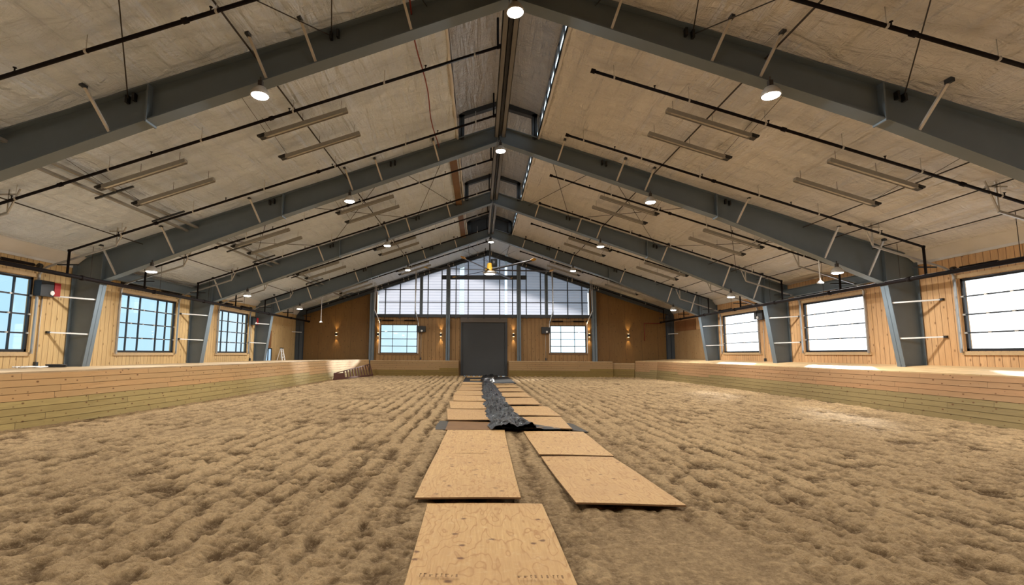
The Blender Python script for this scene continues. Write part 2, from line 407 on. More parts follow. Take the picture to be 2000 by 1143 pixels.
# cupola: gabled roof, low side walls with glazing, rolled insulation at the opening edges
CZ=10.02; CW=1.42; CA=10.50
ya,yb=Y0-.1,YF[3]+.1
for s,nm in ((-1,'ceiling.005'),(1,'ceiling.006')):
    xs=np.linspace(XC,XC+s*CW,24); ys=np.linspace(ya,yb,200); X,Y=np.meshgrid(xs,ys); d=np.abs(X-XC)/CW
    Zc=CA-(CA-CZ)*d-.10*np.sin(PI*d)*0-.16*np.clip(d-.75,0,1)**2*8+vnoise(X,Y,41,.5,2.5)*.03-.035
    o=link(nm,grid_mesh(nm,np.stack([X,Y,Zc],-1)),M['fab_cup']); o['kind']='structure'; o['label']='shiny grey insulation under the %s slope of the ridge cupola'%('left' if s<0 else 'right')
mb=MB()
for s in (-1,1):
    x0=XC+s*CW
    mb.hexa([(XC,ya,CA+.02),(x0+s*.08,ya,CZ-.02),(x0+s*.08,yb,CZ-.02),(XC,yb,CA+.02),(XC,ya,CA+.12),(x0+s*.08,ya,CZ+.08),(x0+s*.08,yb,CZ+.08),(XC,yb,CA+.12)])
struct('ceiling.007',mb,M['extgrey'],'outer cupola roof')
for s,nm in ((-1,'wall_cupola_left'),(1,'wall_cupola_right')):
    mb=MB(); x=XC+s*CW; zr=zroof(x)
    mb.box(min(x,x+s*.08),max(x,x+s*.08),ya,yb,zr-.05,9.34); mb.box(min(x,x+s*.08),max(x,x+s*.08),ya,yb,9.80,CZ+.02)
    for k in range(4): mb.box(min(x,x+s*.08),max(x,x+s*.08),YF[k]-.25,YF[k]+.25,9.34,9.80)
    struct(nm,mb,M['fab_cup'],'cupola side wall')
mb=MB(); mb.prism([(XC-CW,9.1),(XC+CW,9.1),(XC+CW,CZ),(XC,CA),(XC-CW,CZ)],'y',ya-.1,ya); struct('wall_cupola_front',mb,M['fab_edge'],'cupola gable at the near end')
mb=MB(); mb.prism([(XC-CW,9.0),(XC+CW,9.0),(XC+CW,CZ),(XC,CA),(XC-CW,CZ)],'y',yb,yb+.1); struct('wall_cupola_back',mb,M['steel_dark'],'dark cupola gable at the far end')
WN=[0]
def winname():
    WN[0]+=1; return 'window_%d'%WN[0]
for s in (-1,1):
    x=XC+s*(CW+.03)
    for k in range(3):
        a,b=YF[k]+.25,YF[k+1]-.25
        mb=MB(); 
        for i in range(9):
            y=a+(b-a)*i/8; mb.box(x-.02,x+.02,y-.02,y+.02,9.34,9.80)
        mb.box(x-.025,x+.025,a,b,9.34,9.37); mb.box(x-.025,x+.025,a,b,9.77,9.80)
        w=struct(winname(),mb,M['frame_dark'],'strip of glazing in the %s side of the ridge cupola, bay %s'%('left' if s<0 else 'right',('nearest','middle','farthest')[k]))
        mb=MB(); mb.box(x-.004,x+.004,a,b,9.37,9.77); struct('pane',mb,M['glass'],parent=w)
for s in (-1,1):
    for k in range(3):
        pts=[(XC+s*(1.41+.008*math.sin(i*1.7+k)),YF[k]+.14+(DY-.28)*i/14,zroof(XC+1.41)-.055+.008*math.sin(i*2.3)) for i in range(15)]
        mb=MB().tube(pts,.04,10); 
        solo('insulation_roll',mb,M['fab_edge'],'pale rolled insulation edge along the %s side of the cupola opening, %s bay'%('left' if s<0 else 'right',('nearest','middle','farthest')[k]),'insulation',None,True)
mb=MB(); mb.box(XC-1.78,XC-1.5,YF[1]+.25,YF[3]-.2,zroof(XC-1.75)-.13,zroof(XC-1.75)-.09); struct('trim_2',mb,M['browntrim'],'brown strip along the left edge of the cupola opening')

# ------------------------------------------------------------------ WALLS
ZW0,ZW1=1.62,3.93           # side window heights
WL=[(4.5,8.0),(11.25,14.65),(18.25,21.75),(25.3,28.68)]  # first window of each side wall is out of view, added for light
ZV0,ZV1=1.80,3.98
WR=[(4.4,7.9),(11.20,14.70),(18.29,21.83),(25.28,29.05)]
def side_wall(name, x, s, wins, z0, z1, mat, label):
    mb=MB(); t=.18; xa,xb=min(x,x+s*t),max(x,x+s*t); top=zroof(x)+.14
    mb.box(xa,xb,YB,YE+.2,-.1,z0); mb.box(xa,xb,YB,YE+.2,z1,top)
    e=[YB]+[v for w in wins for v in w]+[YE+.2]
    for i in range(0,len(e),2): mb.box(xa,xb,e[i],e[i+1],z0,z1)
    struct(name,mb,mat,label)
side_wall('wall_left',XL,-1,WL,ZW0,ZW1,M['wall_left'],'left wall of vertical pine boards')
side_wall('wall_right',XW,1,WR,ZV0,ZV1,M['wall_right'],'right wall of vertical pine boards')
for nm,x,s in (('baseboard_left',XL,1),('baseboard_right',XW,-1)):    # pale insulation cove between wall and roof
    mb=MB(); z=zroof(x); 
    mb.prism([(x,z-.30),(x+s*.03,z-.30),(x+s*.03,z-.22),(x+s*.40,z+SL*.40-.05),(x+s*.40,z+.3),(x,z+.3)],'y',YB,YF[1]-.05)
    mb.prism([(x,z-.26),(x+s*.03,z-.26),(x+s*.25,z+SL*.25-.05),(x+s*.25,z+.3),(x,z+.3)],'y',YF[2],YE)
    o=struct('trim_3' if s>0 else 'trim_4',mb,M['fab_edge'],'pale insulation cove at the top of the %s wall'%('left' if s>0 else 'right'))
mb=MB(); mb.prism([(XL,-.1),(XW,-.1),(XW,zroof(XW)+.1),(XC,ZR+.1),(XL,zroof(XL)+.1)],'y',YB-.2,YB); struct('wall_front',mb,M['wall_end'],'board wall behind the viewer')

# end wall
FWL=(-7.50,-4.68,1.66,3.84); FWR=(5.35,8.05,1.74,3.82); DX0,DX1,DZ=-1.40,2.09,4.03
ya,yb=YE,YE+.18
mb=MB()
def endbox(x0,x1,z0,z1): mb.box(x0,x1,ya,yb,z0,z1)
ZS=4.42
endbox(-7.8,FWL[0],-.1,ZS); endbox(FWL[0],FWL[1],-.1,FWL[2]); endbox(FWL[0],FWL[1],FWL[3],ZS); endbox(FWL[1],DX0,-.1,ZS)
endbox(DX0,DX1,DZ+.32,ZS); endbox(DX1,FWR[0],-.1,ZS); endbox(FWR[0],FWR[1],-.1,FWR[2]); endbox(FWR[0],FWR[1],FWR[3],ZS); endbox(FWR[1],8.35,-.1,ZS)
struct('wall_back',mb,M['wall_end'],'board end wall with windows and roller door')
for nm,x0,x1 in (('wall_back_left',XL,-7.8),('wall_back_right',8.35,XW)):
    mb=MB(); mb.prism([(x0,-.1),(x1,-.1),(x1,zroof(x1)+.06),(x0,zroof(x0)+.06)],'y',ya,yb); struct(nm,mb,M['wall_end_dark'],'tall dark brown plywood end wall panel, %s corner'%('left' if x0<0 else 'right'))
# roller door
door=MB(); 
z=0.02
while z<DZ-.02: door.box(DX0+.10,DX1-.12,YE+.06,YE+.10,z,min(z+.096,DZ)); door.box(DX0+.10,DX1-.12,YE+.075,YE+.10,z+.096,z+.104); z+=.104
d=struct('door_1',door,M['curtain'],'grey slatted roller door in the end wall')
mb=MB(); mb.box(DX0,DX0+.12,YE-.06,YE+.12,0,DZ+.1); struct('guide',mb,M['steel_dark'],parent=d)
mb=MB(); mb.box(DX1-.14,DX1+.02,YE-.06,YE+.12,0,DZ+.1); struct('guide',mb,M['steel_dark'],parent=d)
mb=MB(); mb.box(DX0-.02,DX1+.02,YE-.12,YE+.15,DZ,DZ+.34); struct('hood',mb,M['hood'],parent=d)
mb=MB(); mb.box(DX0+.10,DX1-.12,YE+.04,YE+.11,0,.07); struct('bottom_bar',mb,M['black'],parent=d)

# clerestory: translucent corrugated sheets behind mullions
def ux(u): return (u-936.0)*.0388
ZC0=4.60
gaps=[(ux(897),ux(906)),(ux(986),ux(991))]
edges=[-7.70,gaps[0][0],gaps[0][1],gaps[1][0],gaps[1][1],8.25]
def rake(x): return zroof(x)-.02
mul=MB()
for u in (751,780,810,835,862,890,914,945,976,1001,1028,1056,1080,1109,1137):
    x=ux(u); mul.box(x-.035,x+.035,YE+.00,YE+.10,ZC0-.2,rake(x)-.06)
for z in (5.55,6.52): mul.box(-7.7,8.25,YE+.04,YE+.09,z-.03,z+.03)
w=struct(winname(),mul,M['steel_dark'],'translucent gable glazing over the roller door')
for i in range(0,6,2):
    x0,x1=edges[i],edges[i+1]; n=max(4,int((x1-x0)/.25)); 
    xs_=np.linspace(x0,x1,n); rows=260
    P=np.zeros((rows,n,3))
    for j,x in enumerate(xs_):
        zt=rake(x); zz=np.linspace(ZC0,zt,rows); P[:,j,0]=x; P[:,j,2]=zz; P[:,j,1]=YE+.14+.012*np.sin(zz*2*PI/.21)
    link('translucent_sheet',grid_mesh('translucent_sheet',P),M['poly'],w)
for a,b in gaps:
    mb=MB(); mb.prism([(a,ZC0),(b,ZC0),(b,rake(b)),(a,rake(a))],'y',YE+.14,YE+.146); struct('pane',mb,M['glass'],parent=w)
mb=MB(); mb.box(-7.95,8.5,YE-.14,YE+.06,4.38,4.62)
for u in (751,780,810,835,862,890,914,945,976,1001,1028,1056,1080,1109,1137): mb.box(ux(u)-.05,ux(u)+.05,YE-.17,YE-.14,4.30,4.46)
solo('sill_beam',mb,M['steel_dark'],'long dark steel beam under the translucent gable glazing','beam',base=(0,YE,4.4))
mb=MB(); mb.box(-2.9,3.6,YE-.16,YE+.02,7.30,7.62)
solo('gable_beam',mb,M['steel_dark'],'short dark steel beam across the top of the gable glazing','beam',base=(0,YE,7.4))

# posts of the end wall
def ipost(mb,x,y,z0,z1,w,d):
    mb.box(x-w/2,x+w/2,y-d/2,y-d/2+.025,z0,z1); mb.box(x-w/2,x+w/2,y+d/2-.025,y+d/2,z0,z1); mb.box(x-.015,x+.015,y-d/2,y+d/2,z0,z1)
for x,w_,lab in ((-8.10,.34,'outer left'),(-2.36,.30,'left of the roller door'),(2.98,.30,'right of the roller door'),(8.62,.34,'outer right')):
    t=thing('wall_post','grey steel I-post against the end wall, '+lab,'post',(x,YE-.2,0),'end wall posts')
    mb=MB(); ipost(mb,x,YE-.2,0,zroof(x)-.45,w_,.30); part('shaft',mb,M['steel'],t)
    mb=MB(); mb.box(x-w_*.7,x+w_*.7,YE-.38,YE-.02,0,.03); part('base_plate',mb,M['steel'],t)
for u,lab in ((822,'left'),(1067,'right')):
    x=ux(u); mb=MB(); ipost(mb,x,YE-.06,4.6,zroof(x)-.4,.22,.2)
    solo('glazing_post',mb,M['steel'],'slim steel post in front of the %s half of the gable glazing'%lab,'post',base=(x,YE-.06,4.6))

# ------------------------------------------------------------------ WINDOWS (glass sectional panels)
def side_window(x, s, y0, y1, z0, z1, cols, lab, bar, vis=True):
    # s: +1 room lies towards +x
    mb=MB(); xf=x-s*.05
    def bx(a,b,c,d,t=.035): mb.box(xf-t,xf+t,a,b,c,d)
    bx(y0,y0+.07,z0,z1); bx(y1-.07,y1,z0,z1); bx(y0,y1,z0,z0+.08); bx(y0,y1,z1-.08,z1)
    H=z1-z0
    for i in (1,2,3): bx(y0,y1,z0+H*i/4-bar,z0+H*i/4+bar)
    for f in cols: bx(y0+(y1-y0)*f-bar*.85,y0+(y1-y0)*f+bar*.85,z0,z1,.03)
    w=struct(winname(),mb,M['frame_dark'],lab)
    mb=MB(); mb.box(xf-.004,xf+.004,y0+.05,y1-.05,z0+.05,z1-.05); struct('pane',mb,M['glass'],parent=w)
    mb=MB(); xs_=sorted((x,x+s*.05)); 
    mb.box(xs_[0],xs_[1],y0-.10,y1+.10,z0-.12,z0-.01); struct('sill',mb,M['trimwood'],parent=w)
    mb=MB(); mb.box(xs_[0],xs_[1],y0-.10,y1+.10,z1+.01,z1+.12); struct('head_trim',mb,M['trimwood'],parent=w)
    hm=MB()
    for i in (1,2,3):
        for f in (.0,.2,.4,.6,.8,1.):
            y=y0+.04+(y1-y0-.08)*f; hm.cbox((xf+s*.05,y,z0+H*i/4),(.05,.07,.05))
    struct('hinges',hm,M['galv'],parent=w)
    for y in (y0-.06,y1+.06):      # vertical track, bend and inclined track under the roof
        pts=[(x+s*.10,y,z0-.05),(x+s*.10,y,z1+.10),(x+s*.20,y,z1+.26),(x+s*.38,y,z1+.36)]
        xe=x+s*2.45; pts.append((xe,y,z1+.36+SL*2.07*.97))
        mb=MB()
        for i in range(len(pts)-1): mb.beam(pts[i],pts[i+1],.055,.05,(0,1,0))
        struct('track',mb,M['track'],parent=w)
        e=pts[-1]; zc=zroof(e[0])-.05
        mb=MB(); mb.beam(e,(e[0]+s*.0,y,zc),.035,.035,(0,1,0)); mb.beam((e[0],y,e[2]),(e[0]+s*.3,y-.05,zc),.03,.03); mb.beam((e[0]-.25,y,zc-.12),(e[0]+.25,y,zc-.12),.035,.035)
        struct('track_hanger',mb,M['galv'],parent=w)
    return w
def torsion(p0,p1,lab):
    p0=Vector(p0); p1=Vector(p1); t=thing('torsion_spring',lab,'spring',p0,'torsion springs over the glass panels')
    part('shaft',MB().tube([p0,p1],.016,8),M['rod'],t,True)
    d=p1-p0
    part('coil',MB().tube([p0+d*.07,p0+d*.36],.05,10),M['pipe'],t,True)
    part('coil',MB().tube([p0+d*.64,p0+d*.93],.05,10),M['pipe'],t,True)
    for f in (0.01,.99): 
        q=p0+d*f; part('cable_drum',MB().tube([q-d.normalized()*.04,q+d.normalized()*.04],.085,12),M['black'],t,True)
cL=(.16,.35,.66,.83)
ordw=['unseen, added for light','nearest','middle','farthest']
for i,(a,b) in enumerate(WL):
    side_window(XL,1,a,b,ZW0,ZW1,cL,'glass panel window in the left wall, '+ordw[i],.022)
    if i: torsion((XL+.13,a-.05,ZW1+.36),(XL+.13,b+.05,ZW1+.36),'dark torsion spring shaft over the %s window in the left wall'%ordw[i])
for i,(a,b) in enumerate(WR):
    side_window(XW,-1,a,b,ZV0,ZV1,(),'glass panel window in the right wall, '+ordw[i],.02)
    if i: torsion((XW-.13,a-.05,ZV1+.30),(XW-.13,b+.05,ZV1+.30),'dark torsion spring shaft over the %s window in the right wall'%ordw[i])
def end_window(x0,x1,z0,z1,cols,lab):
    mb=MB(); yf=YE+.06
    def bx(a,b,c,d): mb.box(a,b,yf-.03,yf+.03,c,d)
    bx(x0,x0+.06,z0,z1); bx(x1-.06,x1,z0,z1); bx(x0,x1,z0,z0+.06); bx(x0,x1,z1-.06,z1); H=z1-z0
    for i in (1,2,3): bx(x0,x1,z0+H*i/4-.022,z0+H*i/4+.022)
    for f in cols: bx(x0+(x1-x0)*f-.02,x0+(x1-x0)*f+.02,z0,z1)
    w=struct(winname(),mb,M['frame_dark'],lab)
    mb=MB(); mb.box(x0+.03,x1-.03,yf-.004,yf+.004,z0+.03,z1-.03); struct('pane',mb,M['glass'],parent=w)
    mb=MB(); mb.box(x0-.1,x1+.1,YE-.04,YE,z0-.12,z0-.01); struct('sill',mb,M['browntrim'],parent=w)
    for x,sg in ((x0-.06,-1),(x1+.06,1)):
        pts=[(x,YE-.08,z0),(x,YE-.08,z1+.10),(x,YE-.20,z1+.22),(x,YE-2.0,z1+.95)]
        mb=MB()
        for i in range(3): mb.beam(pts[i],pts[i+1],.05,.05,(1,0,0))
        struct('track',mb,M['galv_white'],parent=w)
        e=pts[-1]; mb=MB(); mb.beam(e,(x,e[1],zroof(x)-.05),.035,.035); mb.beam((x,e[1]+.05,e[2]),(x,e[1]+.6,zroof(x)-.05),.03,.03)
        struct('track_hanger',mb,M['galv'],parent=w)
end_window(*FWL,(.33,.72),'glass panel window in the end wall, left of the roller door')
end_window(*FWR,(.30,.68),'glass panel window in the end wall, right of the roller door')
torsion((FWL[0]-.05,YE-.13,FWL[3]+.30),(FWL[1]+.05,YE-.13,FWL[3]+.30),'torsion spring shaft over the left end wall window')
torsion((FWR[0]-.05,YE-.13,FWR[3]+.30),(FWR[1]+.05,YE-.13,FWR[3]+.30),'torsion spring shaft over the right end wall window')

# door operators with conduit
def operator(c, ax, s, zb, lab, redface=False):
    x,y,z=c; t=thing('door_operator',lab,'motor',c,'motor units beside the glass panels')
    def bxx(dx0,dx1,dy0,dy1,dz0,dz1):
        if ax=='y': return MB().box(*sorted((x+s*dx0,x+s*dx1)),y+dy0,y+dy1,z+dz0,z+dz1)
        return MB().box(x+dy0,x+dy1,*sorted((y+s*dx0,y+s*dx1)),z+dz0,z+dz1)
    part('housing',bxx(.02,.26,-.34,.12,-.24,.24),M['black'],t)
    part('side_panel',bxx(.03,.28,.12,.34,-.20,.22),M['red'] if redface else M['black'],t)
    p=(x+s*.29,y+.05,z-.12) if ax=='y' else (x+.05,y+s*.29,z-.12)
    q=(x+s*.25,y+.05,z-.12) if ax=='y' else (x+.05,y+s*.25,z-.12)
    part('dial',MB().tube([q,p],.075,14),M['white'],t)
    px,py=(x+s*.04,y-.02) if ax=='y' else (x-.02,y+s*.04)
    part('conduit',MB().tube([(px,py,z-.24),(px,py,zb+.15)],.016,8),M['galv'],t,True)
    part('outlet_box',MB().cbox((px,py,zb+.08),(.09,.09,.16)),M['steel_dark'],t)
operator((XL,14.98,3.60),'y',1,1.15,'black motor unit with red panel beside the nearest left window',True)
operator((XL,29.1,3.55),'y',1,1.15,'black motor unit beside the farthest left window',True)
operator((XW,24.9,3.70),'y',-1,1.34,'black motor unit beside the farthest right window')
operator((-4.38,YE,3.48),'x',-1,1.2,'black motor unit beside the left end wall window')
operator((5.02,YE,3.44),'x',-1,1.2,'black motor unit beside the right end wall window')

# ------------------------------------------------------------------ STEEL FRAMES
FN=['nearest','second','third','fourth','end']
OFFL=(13.0,11.05,8.15,5.0,4.0,2.05); OFFR=(12.3,10.9,8.05,5.0,4.05,2.05)
def zbot(d, side):
    if d<=7.4: return 8.97-.357*d
    z0=8.97-.357*7.4
    return z0-(d-7.4)*((z0-4.05)/((13.46 if side<0 else 12.85)-7.4))
def steel_frame(k):
    y=YF[k]; t=thing('steel_frame','grey steel gable frame across the hall, %s'%({0:'nearest to the viewer',1:'second from the viewer',2:'third from the viewer',3:'fourth from the viewer'}[k]),'frame',(XC,y,0),'gable frames')
    fw=.155
    for s in (-1,1):
        dk=13.46 if s<0 else 12.85; xw=XL+.02 if s<0 else XW-.02; dw=abs(xw-XC)
        X=lambda d: XC+s*d
        mb=MB(); ds=[.05,2,4,7.4,9.5,dk]
        top=lambda d: zroof(X(d))-.055
        mb.prism([(X(d),zbot(d,s)) for d in ds]+[(X(d),top(d)) for d in (dk,.05)],'y',y-.012,y+.012)
        for i in range(len(ds)-1):
            a,b=ds[i],ds[i+1]
            mb.hexa([(X(a),y-fw,zbot(a,s)-.025),(X(b),y-fw,zbot(b,s)-.025),(X(b),y+fw,zbot(b,s)-.025),(X(a),y+fw,zbot(a,s)-.025),
                     (X(a),y-fw,zbot(a,s)),(X(b),y-fw,zbot(b,s)),(X(b),y+fw,zbot(b,s)),(X(a),y+fw,zbot(a,s))])
        a,b=.05,dw
        mb.hexa([(X(a),y-fw,top(a)),(X(b),y-fw,top(b)),(X(b),y+fw,top(b)),(X(a),y+fw,top(a)),(X(a),y-fw,top(a)+.025),(X(b),y-fw,top(b)+.025),(X(b),y+fw,top(b)+.025),(X(a),y+fw,top(a)+.025)])
        part('rafter',mb,M['steel'],t)
        mb=MB(); db=dk+.50*1         # tapering column
        kz=zbot(dk,s)
        poly=[(X(db),0),(X(dw),0),(X(dw),top(dw)),(X(dk),top(dk)),(X(dk),kz)]
        mb.prism(poly,'y',y-.012,y+.012)
        mb.hexa([(X(db),y-fw,0),(X(db)+s*.025,y-fw,0),(X(db)+s*.025,y+fw,0),(X(db),y+fw,0),(X(dk),y-fw,kz),(X(dk)+s*.025,y-fw,kz),(X(dk)+s*.025,y+fw,kz),(X(dk),y+fw,kz)])
        mb.box(*sorted((X(dw),X(dw)-s*.025)),y-fw,y+fw,0,top(dw))
        part('column',mb,M['steel'],t)
        mb=MB(); mb.box(X(db+.3)-.4,X(db+.3)+.4,y-.17,y+.17,0,.03); part('base_plate',mb,M['steel'],t)
        mb=MB(); mb.box(X(dk)-.012,X(dk)+.012,y-fw,y+fw,kz,top(dk)); part('stiffener',mb,M['steel'],t)
        mb=MB(); mb.box(X(7.4)-.018,X(7.4)+.018,y-fw-.01,y+fw+.01,zbot(7.4,s)-.06,top(7.4)); part('splice_plate',mb,M['steel'],t)
        for d in (OFFL if s<0 else OFFR):
            if k==3 and d<2.5 : pass
            a=(X(d),y-.10,zbot(d,s)+.02); bx=X(d+.16); b=(bx,y-.62,zroof(bx)-.06)
            mb=MB(); mb.beam(a,b,.05,.045,(0,1,0)); fb=part('flange_brace',mb,M['galv'],t)
            mb=MB(); mb.cbox((bx,y-.64,zroof(bx)-.05),(.07,.14,.09)); part('clip',mb,M['steel_dark'],fb)
        for d in (4.0,8.15):
            for o_ in (.28,.42):
                dd=d-o_; mb=MB(); mb.cbox((X(dd),y-.05,top(dd)-.12),(.05,.12,.16)); part('rod_anchor',mb,M['black'],t)
        for z in (3.42,2.25):       # braces from the wall girt to the inner flange
            f=(z)/kz; xi=X(db+(dk-db)*f)
            mb=MB(); mb.beam((xw,y-.85,z),(xi+s*.05,y-.10,z-.03),.05,.045); fb=part('column_brace',mb,M['galv_white'],t)
            mb=MB(); mb.cbox((xw-s*.02,y-.87,z),(.06,.12,.07)); part('clip',mb,M['black'],fb)
    mb=MB(); mb.box(XC-.02,XC+.02,y-.13,y+.13,8.93,zroof(XC)-.03); part('ridge_plate',mb,M['steel'],t)
for k in range(4): steel_frame(k)
# end frame
t=thing('end_frame','dark slim steel gable frame flat against the end wall','frame',(XC,YF[4],0))
y=YF[4]-.20
for s in (-1,1):
    xw=XL+.02 if s<0 else XW-.02; dw=abs(xw-XC); X=lambda d: XC+s*d; mb=MB()
    top=lambda d: zroof(X(d))-.06
    for off,th in ((0,.03),(-.36,.03)):
        mb.hexa([(X(0),y-.11,top(0)+off-th),(X(dw),y-.11,top(dw)+off-th),(X(dw),y+.11,top(dw)+off-th),(X(0),y+.11,top(0)+off-th),(X(0),y-.11,top(0)+off),(X(dw),y-.11,top(dw)+off),(X(dw),y+.11,top(dw)+off),(X(0),y+.11,top(0)+off)])
    mb.prism([(X(0),top(0)-.37),(X(dw),top(dw)-.37),(X(dw),top(dw)),(X(0),top(0))],'y',y-.012,y+.012)
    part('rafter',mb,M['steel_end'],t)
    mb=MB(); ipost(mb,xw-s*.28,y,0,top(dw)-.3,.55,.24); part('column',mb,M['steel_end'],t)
    mb=MB()
    for d in (1.0,2.3,3.1,4.2,5.2,6.2,7.0):
        pass
    for d in (.25,2.6,2.9,4.4,4.8,6.0,6.35,8.0,8.3):
        m2=MB(); m2.beam((X(d),y-.12,top(d)-.33),(X(d+.05),y-.16,top(d)-.05),.05,.03,(0,1,0)); part('clip',m2,M['galv'],t)
    mb=MB(); mb.beam((xw,y-.8,3.2),(xw-s*.45,y-.1,3.2),.05,.045); part('column_brace',mb,M['galv_white'],t)

# cupola frames
for k in range(4):
    y=YF[k]; t=thing('cupola_frame','small dark gabled portal inside the ridge cupola over the %s steel frame'%FN[k],'frame',(XC,y,9.1),'cupola portals')
    for s in (-1,1):
        x=XC+s*1.27; mb=MB(); ipost(mb,x,y,9.05,CZ-.06,.18,.2); part('post',mb,M['steel_dark'],t)
        mb=MB(); mb.beam((XC+s*1.36,y,CZ-.10),(XC+s*.02,y,CA-.14),.2,.17,(0,0,1)); part('beam',mb,M['steel_dark'],t)
# ridge beam (paired channels with a dark slot) in each bay
for k in range(-1,3):
    a,b=(YF[k]+.14,YF[k+1]-.14) if k>=0 else (YB,Y0-.14)
    if k<0: continue
    t=thing('ridge_beam','long paired grey channel beam along the ridge, %s bay'%('nearest','second','third')[k],'beam',(XC,a,9.1),'ridge beams')
    for s in (-1,1):
        mb=MB(); x=XC+.06+s*.115; mb.box(x-.075,x+.075,a,b,9.10,9.125); mb.box(x-.075,x+.075,a,b,9.36,9.385); mb.box(x-s*.06-.012,x-s*.06+.012,a,b,9.10,9.38); mb.box(*sorted((x+s*.075,x+s*.06)),a,b,9.10,9.16)
        part('channel',mb,M['ridge'],t)
    mb=MB(); mb.box(XC+.03,XC+.09,a,b,9.14,9.34); part('slot_fill',mb,M['black'],t)  # black strip fills the gap so the slot reads dark
    for f in (.1,.5,.9):
        yy=a+(b-a)*f; mb=MB(); mb.box(XC-.12,XC+.24,yy-.03,yy+.03,9.385,9.41); part('tie_plate',mb,M['galv'],t)
# portal beams along the eaves of the second bay
for s,x in ((-1,XL+.32),(1,XW-.32)):
    mb=MB(); z0=4.30; mb.box(x-.012,x+.012,YF[1]+.1,YF[2]-.1,z0,z0+.36)
    for z in (z0,z0+.345): mb.box(x-.10,x+.10,YF[1]+.1,YF[2]-.1,z,z+.02)
    solo('eave_beam',mb,M['steel'],'grey steel beam between two columns under the %s eave'%('left' if s<0 else 'right'),'beam',base=(x,YF[1],z0))

# ------------------------------------------------------------------ BRACING RODS
def rod(a,b,r,lab,grp):
    solo('brace_rod',MB().tube([a,b],r,6),M['rod'],lab,'rod',grp,True,base=tuple(a))
def rp(d,s,y): x=XC+s*d; return (x,y,zroof(x)-.17)
cells=[(1.75,3.72),(3.72,7.87),(7.87,11.6)]
for k,lab in ((1,'second to third frame'),(-1,'viewer to nearest frame')):
    ya_,yb_=(YF[k]+.05,YF[k+1]-.05) if k>=0 else (Y0-DY+.3,Y0-.05)
    for s in (-1,1):
        for ci,(p,q) in enumerate(cells):
            if k<0 and ci==2: continue
            cn=('ridge','middle','eave')[ci]; sd='left' if s<0 else 'right'
            rod(rp(p,s,ya_),rp(q,s,yb_),.011,'thin rod slanting eavewards, %s %s roof, %s'%(sd,cn,lab),'roof bracing rods')
            rod(rp(q,s,ya_),rp(p,s,yb_),.011,'thin rod slanting ridgewards, %s %s roof, %s'%(sd,cn,lab),'roof bracing rods')

# ------------------------------------------------------------------ SPRINKLER PIPES
YP=[7.65+3.46*i for i in range(9)]
pord=['first','second','third','fourth','fifth','sixth','seventh','eighth','ninth']
head=MB(); head.lathe((0,0,0),[(.012,0),(.012,.09),(.03,.10),(.03,.11)],8)
head_me=head.mesh('sprinkler_head',smooth=True); head_me.materials.append(M['pipe'])
cp=MB(); cp.tube([(-.05,0,0),(.05,0,0)],.052,10); cp_me=cp.mesh('coupling',smooth=True); cp_me.materials.append(M['pipe'])
DPL=.38
for s in (-1,1):
    for i,y in enumerate(YP):
        x0=XC-.15 if s<0 else 2.75; x1=-12.75 if s<0 else 13.45
        sd='left' if s<0 else 'right'
        t=thing('sprinkler_pipe','dark sprinkler pipe under the %s roof slope, %s from the viewer'%(sd,pord[i]),'pipe',(x0,y,zroof(x0)-DPL),'branch sprinkler pipes')
        a=Vector((x0,y,zroof(x0)-DPL)); b=Vector((x1,y,zroof(x1)-DPL)); d=(b-a)
        r=.036
        pts=[a,b,(x1,y,4.02)]
        mb=MB(); mb.tube([a,b],r,8); mb.tube([b,(x1,y,4.02)],r,8); mb.lathe((b.x,b.y,b.z),[(.0,-.05),(.05,-.03),(.05,.03),(.0,.05)],8)
        part('pipe',mb,M['pipe'],t,True)
        if s<0: part('riser',MB().tube([a+Vector((-.05,0,-.06)),a+Vector((-.05,0,.75))],.028,8),M['pipe'],t,True)
        part('end_cap',MB().tube([a-d.normalized()*.06,a+d.normalized()*.05],.055,8),M['pipe'],t,True)
        L=d.length; n=4
        ang=math.atan2(d.z,d.x)
        for j in range(n):
            o=link('sprinkler_head',head_me,None,t,tuple(d*((j+.55)/n)))
        for f in (.42,.80):
            o=link('coupling',cp_me,None,t,tuple(d*f)); o.rotation_euler=(0,-ang,0)
        for j in range(6):
            q=a+d*((j+.28)/6); mb=MB(); mb.tube([(q.x,q.y,q.z-.05),(q.x,q.y,zroof(q.x)-.03)],.007,5); mb.tube([(q.x-.02,q.y,q.z),(q.x+.02,q.y,q.z)],.044,8); part('hanger',mb,M['galv'],t,True)
for s,x,z in ((-1,-12.75,3.99),(1,13.45,4.04)):
    sd='left' if s<0 else 'right'
    t=thing('sprinkler_main','long dark sprinkler main running below the %s eave'%sd,'pipe',(x,YB+1,z))
    part('pipe',MB().tube([(x,YB+1,z),(x,YE-.6,z)],.062,10),M['pipe'],t,True)
    for i,y in enumerate(YP):
        part('coupling',MB().tube([(x,y+.5,z),(x,y+.62,z)],.082,10),M['pipe'],t,True)
        mb=MB(); mb.tube([(x,y+.9,z),(x,y+.9,zroof(x)-.03)],.008,5); part('hanger',mb,M['rod'],t)
        if i>0: 
            mb=MB(); mb.beam((x-.35,y+.02,4.02+.30),(x+.35,y+.02,4.02+.30),.04,.04); part('bracket',mb,M['black'],t)
# small loop of pipe end at the far corner of the end wall, right
mb=MB().tube([(13.6,YE-.12,4.0),(12.4,YE-.12,4.0),(12.4,YE-.12,2.7)],.03,8)
solo('drain_pipe',mb,M['redpipe'],'dark red drain pipe turning down the right end wall','pipe',None,True,base=(12.4,YE-.12,2.7))

